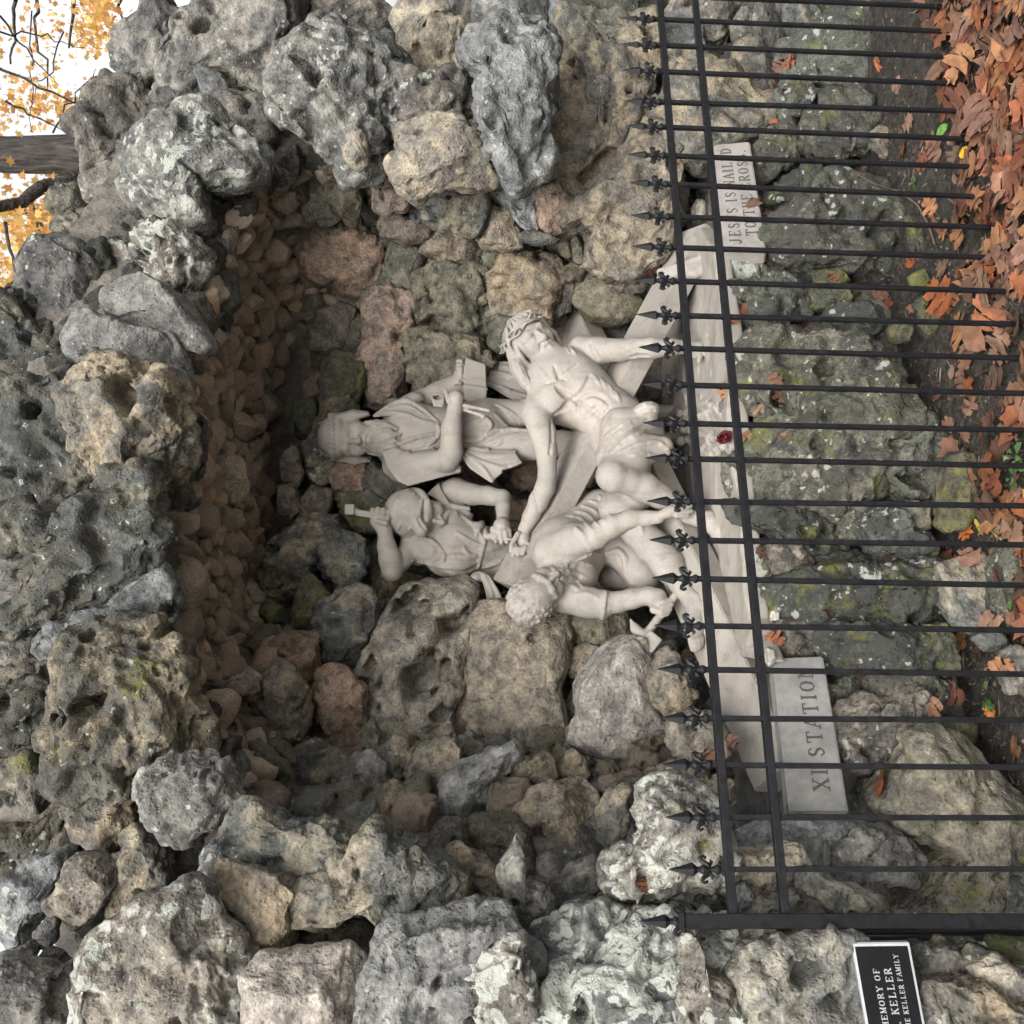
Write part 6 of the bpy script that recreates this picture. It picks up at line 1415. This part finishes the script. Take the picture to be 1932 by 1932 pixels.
# ------------------------------------------------------------------ weeds, twig, rose, pebbles
GREEN = plain('weed_green', (.055, .115, .035), .6, 0, .3, 40, .1); STEM = plain('stem_green', (.10, .13, .04), .7)
def weed(dx, dy, n, size, lab):
    h = drop(dx, dy)
    if not h: return
    bm = bmesh.new()
    e = empty('weed', h[0]); tag(e, lab, 'weed', 'weeds in the soil')
    for i in range(n):
        a = LR.uniform(0, 6.28); L = size*LR.uniform(.5, 1); w = L*.32; c, s_ = math.cos(a), math.sin(a); hgt = size*LR.uniform(.2, .6); off = size*.25
        def P(u, v, z): return (c*(off+u) - s_*v, s_*(off+u) + c*v, z)
        p = [bm.verts.new(P(*q)) for q in ((0, 0, hgt*.6), (L*.35, w, hgt), (L*.75, w*.8, hgt*.95), (L, 0, hgt*.7), (L*.75, -w*.8, hgt*.95), (L*.35, -w, hgt))]; bm.faces.new(p)
        q = [bm.verts.new((.002, 0, 0)), bm.verts.new((-.002, 0, 0)), p[0]]; bm.faces.new(q)
    me = bpy.data.meshes.new('foliage'); bm.to_mesh(me); bm.free(); me.materials.append(GREEN); new_obj('foliage', me, e)
for c, p, n, sz, lab in [('f', (190, 66), 9, .055, 'leafy green weed below the yellow mossy stone'), ('f', (188, 77), 6, .045, 'smaller leafy green weed just left of the other below the mossy stone'), ('c', (161, 98), 9, .035, 'sprig of tiny green weed in the leaf litter near the fence foot'), ('c', (158, 114), 8, .03, 'tiny green weed sprig on dark soil left of the twig end'), ('c', (157, 124), 7, .03, 'tiny green weed sprig on dark soil a little below the first sprig'), ('c', (175, 162), 9, .035, 'tiny green weed sprig beside an orange leaf near the bare soil edge'), ('c', (173, 176), 7, .03, 'tiny green weed sprig in the open soil left of the pale leaf'), ('c', (132, 103), 6, .025, 'tiny green weed sprig right at the tangled twig'), ('i', (175, 8), 5, .05, 'narrow green weed beside the orange maple leaf'), ('f', (188, 156), 5, .045, 'green weed sprout at the foot of the dark rocks'), ('c', (154, 57), 7, .03, 'tiny green weed sprig between mauve leaves at far right')]: weed(*todisp(c, *p), n, sz, lab)
def tube(pts, rad, mat, name, parent=None, seg=6):
    V = []; F = []; P = [np.array(p, float) for p in pts]; n = len(P)
    for i, p in enumerate(P):
        d = P[min(i+1, n-1)] - P[max(i-1, 0)]; d /= np.linalg.norm(d); a = np.cross(d, [.3, .2, .93]); a /= np.linalg.norm(a); b = np.cross(d, a); r = rad[i] if hasattr(rad, '__len__') else rad
        for k in range(seg): t = 2*math.pi*k/seg; V.append(p + r*(a*math.cos(t) + b*math.sin(t)))
    for i in range(n-1):
        for k in range(seg): k2 = (k+1) % seg; F.append((i*seg+k, i*seg+k2, (i+1)*seg+k2, (i+1)*seg+k))
    org = np.array(parent.location) if parent is not None else np.zeros(3)
    o = new_obj(name, mesh_np(name, np.array(V) - org, F, mat), parent); return o

def make_bark():
    m, t, b = nmat('furrowed_bark'); k = NB(t); tc = k.n('ShaderNodeTexCoord').outputs['Object']; mp = k.n('ShaderNodeMapping'); k.put(mp.inputs['Vector'], tc); mp.inputs['Scale'].default_value = (26, 26, 4)
    n = k.noise(mp.outputs[0], 1.0, 5, .7); v = k.voro(mp.outputs[0], .8); h = k.math('ADD', n, v)
    k.put(b.inputs['Base Color'], k.mix(k.rmp(n, .35, .65), (.022, .019, .017), (.085, .075, .065))); b.inputs['Roughness'].default_value = .95; k.put(b.inputs['Normal'], k.bump(h, 1.0, .05)); return m
BARK = make_bark(); TWIG = plain('dry_twig', (.10, .075, .055), .9)
tw = []
for dx, dy in [(1597, 312), (1625, 335), (1650, 348), (1700, 365), (1735, 390), (1757, 430), (1768, 465)]:
    h = drop(dx, dy)
    if h: tw.append(np.array(h[0]) + np.array([0, -.01, .012]))
if len(tw) > 2: tag(tube(tw, [.004]*len(tw), TWIG, 'twig'), 'long bent dry twig lying across the soil below the tablet', 'twig')
h = drop(*todisp('f', 152, 112)) 
tw = [atz(1790, 375, .03), atz(1815, 395, .03), atz(1850, 425, .03)]; tag(tube(tw, [.004, .004, .003], TWIG, 'twig'), 'short straight dry twig among leaves at the fence foot', 'twig')
h = drop(1375, 836)
if h:
    e = empty('rose', tuple(h[0])); tag(e, 'dark red rose bud left on the edge of the sculpture base', 'flower')
    RED = plain('rose_red', (.085, .004, .010), .55, 0, .3, 60, .2); bm = bmesh.new()
    for i in range(11):
        a = i*2.4; r = .006 + .0011*i; c, s_ = math.cos(a), math.sin(a); H = .030 - .001*i; w = .9
        ring = []
        for t in (-w, -w/2, 0, w/2, w): ring.append([bm.verts.new((r*k*math.cos(a+t), r*k*math.sin(a+t), z)) for k, z in ((.6, 0), (1.25, H*.45), (1.15, H*.85), (1.5, H*(1 - .25*abs(t))))])
        for q, w2 in zip(ring[:-1], ring[1:]):
            for j in range(3): bm.faces.new((q[j], w2[j], w2[j+1], q[j+1]))
    me = bpy.data.meshes.new('petals'); bm.to_mesh(me); bm.free(); me.materials.append(RED); o = new_obj('petals', me, e); o.rotation_euler = (1.0, .4, .2); o.location = (0, -.012, .012); o.scale = (1.25, 1.25, 1.25)
    o = new_obj('sepal', leaf_mesh(60, 2), e); o.data.materials[0] = GREEN; o.scale = (.045,)*3; o.location = (.012, -.01, .03); o.rotation_euler = (1.2, 0, 1)
for c, p, sz, lab in [('f', (172, 46), .016, 'small cream pebble lying on dark soil near leaves'), ('f', (53, 156), .022, 'white pebble wedged beside the block corner'), ('f', (50, 178), .026, 'round white pebble tucked against the XI block'), ('f', (176, 62), .012, 'tiny white pebble above the leafy weed'), ('f', (181, 68), .010, 'tiniest white pebble right against the leafy weed'), ('f', (187, 103), .015, 'pale pebble beside the green leaf'), ('c', (10, 118), .045, 'pale lumpy stone left of the JESUS tablet')]:
    h = drop(*todisp(c, *p))
    if h:
        V, Q = shape_rock(np.array([(1.2, 0), (.6, .8), (-.5, .8), (-1.2, .1), (-.5, -.7), (.6, -.8)]), .7, int(p[0]*7+p[1]), .5, (), 2, 0, 12); o = new_obj('pebble', mesh_np('pebble', V*sz, Q, STONE)); o.location = h[0]
        o['tone_a'] = [.5, .47, .4]; o['tone_b'] = [.42, .4, .35]; o['lichen'] = .1; o['moss'] = 0.; o['grime'] = .1; tag(o, lab, 'pebble', 'loose pebbles')
# ------------------------------------------------------------------ trees behind the grotto
def make_canopy():
    m, t, b = nmat('autumn_foliage'); k = NB(t); gi = k.n('ShaderNodeNewGeometry'); cr_ = k.n('ShaderNodeValToRGB'); k.put(cr_.inputs[0], gi.outputs['Random Per Island'])
    e = cr_.color_ramp.elements; e[0].color = (.55, .25, .08, 1); e[1].color = (.80, .58, .18, 1); x = e.new(.35); x.color = (.70, .38, .11, 1); x = e.new(.7); x.color = (.78, .48, .14, 1)
    k.put(b.inputs['Base Color'], cr_.outputs[0]); b.inputs['Roughness'].default_value = .6
    tr = k.n('ShaderNodeBsdfTranslucent'); k.put(tr.inputs['Color'], cr_.outputs[0]); mx = k.n('ShaderNodeMixShader'); mx.inputs[0].default_value = .55
    out = [n for n in t.nodes if n.type == 'OUTPUT_MATERIAL'][0]; t.links.new(b.outputs[0], mx.inputs[1]); t.links.new(tr.outputs[0], mx.inputs[2]); t.links.new(mx.outputs[0], out.inputs['Surface']); return m
CANOPY = make_canopy()
def leaf_cloud(name, pts, size, parent, rs):
    tpl = np.array([(0, -.5), (.12, -.2), (.42, -.15), (.28, .02), (.40, .25), (.15, .2), (0, .5), (-.15, .2), (-.40, .25), (-.28, .02), (-.42, -.15), (-.12, -.2)])
    V = []; F = []
    for p in pts:
        a = rs.normal(size=3); a /= np.linalg.norm(a); b = np.cross(a, rs.normal(size=3)); b /= np.linalg.norm(b); s_ = size*rs.uniform(.7, 1.5); o = len(V)
        for u, v in tpl: V.append(p + a*u*s_ + b*v*s_ + np.cross(a, b)*s_*.25*(u*u))
        F.append(tuple(range(o, o+12)))
    me = bpy.data.meshes.new(name); me.from_pydata([tuple(v - np.array(parent.location)) for v in V], [], F); me.materials.append(CANOPY); return new_obj(name, me, parent)
def limb(p, q, r0, r1, name, parent, rs, n=8, wob=.03):
    p = np.array(p); q = np.array(q); L = np.linalg.norm(q-p); pts = [p + (q-p)*t + rs.normal(size=3)*wob*L*(t*(1-t)*2) for t in np.linspace(0, 1, n)]
    return tube(pts, list(np.linspace(r0, r1, n)), BARK, name, parent, 10), pts
def tree(base_px, Y, r, lab, clusters, twigs, seed, height=9.0):
    rs = np.random.RandomState(seed); b = at(*base_px, Y); root = empty('tree', (b[0], b[1], 0)); tag(root, lab, 'tree')
    top = np.array([b[0]+.3, b[1]+.3, height]); limb((b[0], b[1], -.2), top, r*1.15, r*.55, 'trunk', root, rs, 14, .01)
    for (x0, y0, x1, y1, Y1, ra, rb) in twigs: limb(at(x0, y0, Y), at(x1, y1, Y1), ra, rb, 'branch', root, rs, 9, .05)
    P = []
    for (x, y, Yc, sx, sy, sY, n) in clusters:
        for i in range(n):
            g = np.clip(rs.normal(size=3), -2, 2); P.append(at(x + g[0]*sx, y + g[1]*sy, Yc + g[2]*sY))
    o = leaf_cloud('crown', P, .082, root, rs); o['kind'] = 'stuff'
    return root
tree((90, 296), 5.6, .25, 'maple trunk rising behind the arch with orange leaves', [(75, 440, 6.5, 42, 55, .6, 420), (25, 490, 7.5, 42, 55, .8, 420), (110, 440, 5.2, 26, 40, .4, 220), (30, 205, 6.9, 40, 30, .4, 110), (105, 200, 6.6, 24, 22, .3, 110), (60, 400, 6.8, 40, 16, .3, 90), (-160, 380, 6, 130, 220, 1.0, 600)],
     [(175, 318, -10, 392, 5.2, .075, .05), (40, 395, 160, 480, 5.5, .02, .008), (0, 30, 110, 160, 6.5, .012, .004), (30, 0, 20, 120, 6.5, .02, .01), (-20, 120, 220, 230, 6.2, .016, .006), (10, 190, 130, 250, 6, .012, .004), (60, 385, 120, 560, 5.8, .016, .006), (10, 420, 40, 600, 5.6, .018, .006), (0, 560, 60, 480, 5.4, .02, .006), (0, 60, 160, 90, 6.6, .01, .003), (60, 20, 60, 250, 6.4, .008, .003), (100, 250, 180, 130, 6, .01, .004)], 11)
tree((120, -260), 8.0, .22, 'orange-leaved tree at the upper right behind the rocks', [(170, 40, 7.5, 22, 34, .5, 210), (215, 45, 7.0, 24, 24, .4, 120), (195, 15, 7.2, 20, 20, .4, 90), (90, 60, 8, 45, 40, .8, 60), (80, 150, 8.5, 40, 40, .8, 60), (-100, -120, 8, 140, 140, 1.2, 500)],
     [(150, -120, 130, 90, 7.5, .05, .012), (200, -100, 235, 60, 7.3, .04, .01), (60, -60, 90, 180, 8, .03, .008), (120, 60, 60, 200, 7.8, .012, .004)], 12)
tree((30, 1990), 9.0, .2, 'bare-branched tree glimpsed through the gap at upper left', [(-60, 1750, 9, 90, 120, 1.0, 90)], [(40, 1900, -5, 1640, 9, .04, .012), (30, 1800, 0, 1690, 9, .02, .008), (60, 1850, 20, 1650, 9.2, .015, .006), (10, 1900, 12, 1600, 8.8, .012, .006)], 13)
# ------------------------------------------------------------------ wrought iron fence
def make_iron():
    m, t, b = nmat('black_painted_iron'); k = NB(t); tc = k.n('ShaderNodeTexCoord').outputs['Object']; n = k.noise(tc, 60, 4, .7); n2 = k.noise(tc, 9, 4, .6)
    c = k.mix(k.rmp(n, .35, .7), (.003, .0033, .0042), (.009, .0095, .012)); c = k.mix(k.rmp(n2, .62, .74, 0, .35), c, (.05, .038, .03)); k.put(b.inputs['Base Color'], c)
    b.inputs['Specular IOR Level'].default_value = .3; k.put(b.inputs['Roughness'], k.rmp(n, .3, .7, .45, .7)); k.put(b.inputs['Normal'], k.bump(n, .25, .002)); return m
IRON = make_iron()
def bm_box(bm, c, h, rz=0):
    vs_ = []
    for sx in (-1, 1):
        for sy in (-1, 1):
            for sz in (-1, 1):
                x, y = sx*h[0], sy*h[1]; vs_.append(bm.verts.new((c[0] + x*math.cos(rz) - y*math.sin(rz), c[1] + x*math.sin(rz) + y*math.cos(rz), c[2] + sz*h[2])))
    for f in ((0, 1, 3, 2), (4, 6, 7, 5), (0, 4, 5, 1), (2, 3, 7, 6), (0, 2, 6, 4), (1, 5, 7, 3)): bm.faces.new([vs_[i] for i in f])
def bm_mesh(name, bm, bev=0.0):
    bmesh.ops.recalc_face_normals(bm, faces=bm.faces[:])
    if bev: bmesh.ops.bevel(bm, geom=bm.edges[:], offset=bev, segments=1, affect='EDGES')
    me = bpy.data.meshes.new(name); bm.to_mesh(me); bm.free(); me.materials.append(IRON); return me
def lathe(bm, prof, seg=8, sx=1.0, sy=1.0, rot=0.0):
    R = [[bm.verts.new((r*sx*math.cos(2*math.pi*k/seg+rot), r*sy*math.sin(2*math.pi*k/seg+rot), z)) for k in range(seg)] for r, z in prof]
    for a, b in zip(R[:-1], R[1:]):
        for k in range(seg): bm.faces.new((a[k], a[(k+1) % seg], b[(k+1) % seg], b[k]))
    bm.faces.new(R[0][::-1]); bm.faces.new(R[-1])
def bm_tube(bm, pts, rad, seg=6):
    R = []; n = len(pts); P = [Vector(p) for p in pts]
    for i, p in enumerate(P):
        d = (P[min(i+1, n-1)] - P[max(i-1, 0)]).normalized(); a = Vector((0, 1, 0)); b = d.cross(a).normalized()
        R.append([bm.verts.new(p + (a*math.cos(6.2832*k/seg)*1.0 + b*math.sin(6.2832*k/seg))*rad[i]) for k in range(seg)])
    for a, b in zip(R[:-1], R[1:]):
        for k in range(seg): bm.faces.new((a[k], a[(k+1) % seg], b[(k+1) % seg], b[k]))
    bm.faces.new(R[0][::-1]); bm.faces.new(R[-1])
ZL, ZU, SPC, NB_ = .86, .979, .115, 26
bm = bmesh.new(); bm_box(bm, (0, 0, .48), (.0062, .0062, .525)); BAR = bm_mesh('bar', bm, .0008)
bm = bmesh.new()
lathe(bm, [(.0085, 1.000), (.0115, 1.004), (.0115, 1.009), (.008, 1.013)], 10)                      # collar
lathe(bm, [(.0075, 1.013), (.006, 1.022), (.010, 1.034), (.011, 1.040), (.007, 1.046), (.0065, 1.052)], 8)
for sx in (-1, 1):
    bm_tube(bm, [(sx*.004, 0, 1.026), (sx*.012, 0, 1.032), (sx*.020, 0, 1.042), (sx*.026, 0, 1.044), (sx*.029, 0, 1.038), (sx*.0265, 0, 1.032), (sx*.023, 0, 1.034)], [.0065, .007, .0055, .0048, .0045, .004, .0028])
    bm_tube(bm, [(sx*.003, 0, 1.034), (sx*.010, 0, 1.025), (sx*.017, 0, 1.018), (sx*.021, 0, 1.022)], [.006, .0055, .0042, .0028])
lathe(bm, [(.006, 1.052), (.0155, 1.063), (.0125, 1.075), (.007, 1.095), (.0012, 1.118)], 4, 1.0, .62, math.pi/4*0)
FIN = bm_mesh('finial', bm)
for p in FIN.polygons: p.use_smooth = False
fence = empty('iron_fence', (0, 0, 0)); tag(fence, 'black wrought iron fence with fleur-de-lis spear points in front of the grotto', 'fence')
FR = np.random.RandomState(4)
def bar_at(x, y, rz=0.0, dz=0.0):
    b = new_obj('bar', BAR, fence); b.location = (x + FR.normal()*.0015, y, dz); b.rotation_euler = (FR.normal()*.003, FR.normal()*.003, rz); f = new_obj('finial', FIN, b); f.rotation_euler = (0, 0, FR.normal()*.12); return b
for i in range(1, NB_+4): bar_at(i*SPC, 0)
def rail(a, b, hw, hh):
    a = Vector(a); b = Vector(b); d = b-a; L = d.length; bm = bmesh.new(); bm_box(bm, (L/2, 0, 0), (L/2, hw, hh)); o = new_obj('rail', bm_mesh('rail', bm, .0012), fence); o.location = a; o.rotation_euler = (0, -math.asin(d.z/L), math.atan2(d.y, d.x)); return o
for z in (ZL, ZU): rail((-.01, 0, z), (NB_*SPC+.4, 0, z), .011, .0095)
bm = bmesh.new(); bm_box(bm, (0, 0, .53), (.016, .016, .56)); bm_box(bm, (0, 0, 1.098), (.019, .019, .006)); post = new_obj('post', bm_mesh('post', bm, .0015), fence); post.location = (.002, 0, 0)
f = new_obj('finial', FIN, post); f.location.z = .07; f.scale = (1, 1, 1)
E2 = at(1440, 1778, .42); dv = Vector((E2[0], E2[1], 0)); ang = math.atan2(dv.y, dv.x)
for z in (ZL, ZU): rail((.0, .012, z), (E2[0], E2[1], z), .010, .0095)
for t in (.3, .58, .86): bar_at(E2[0]*t, E2[1]*t, ang)
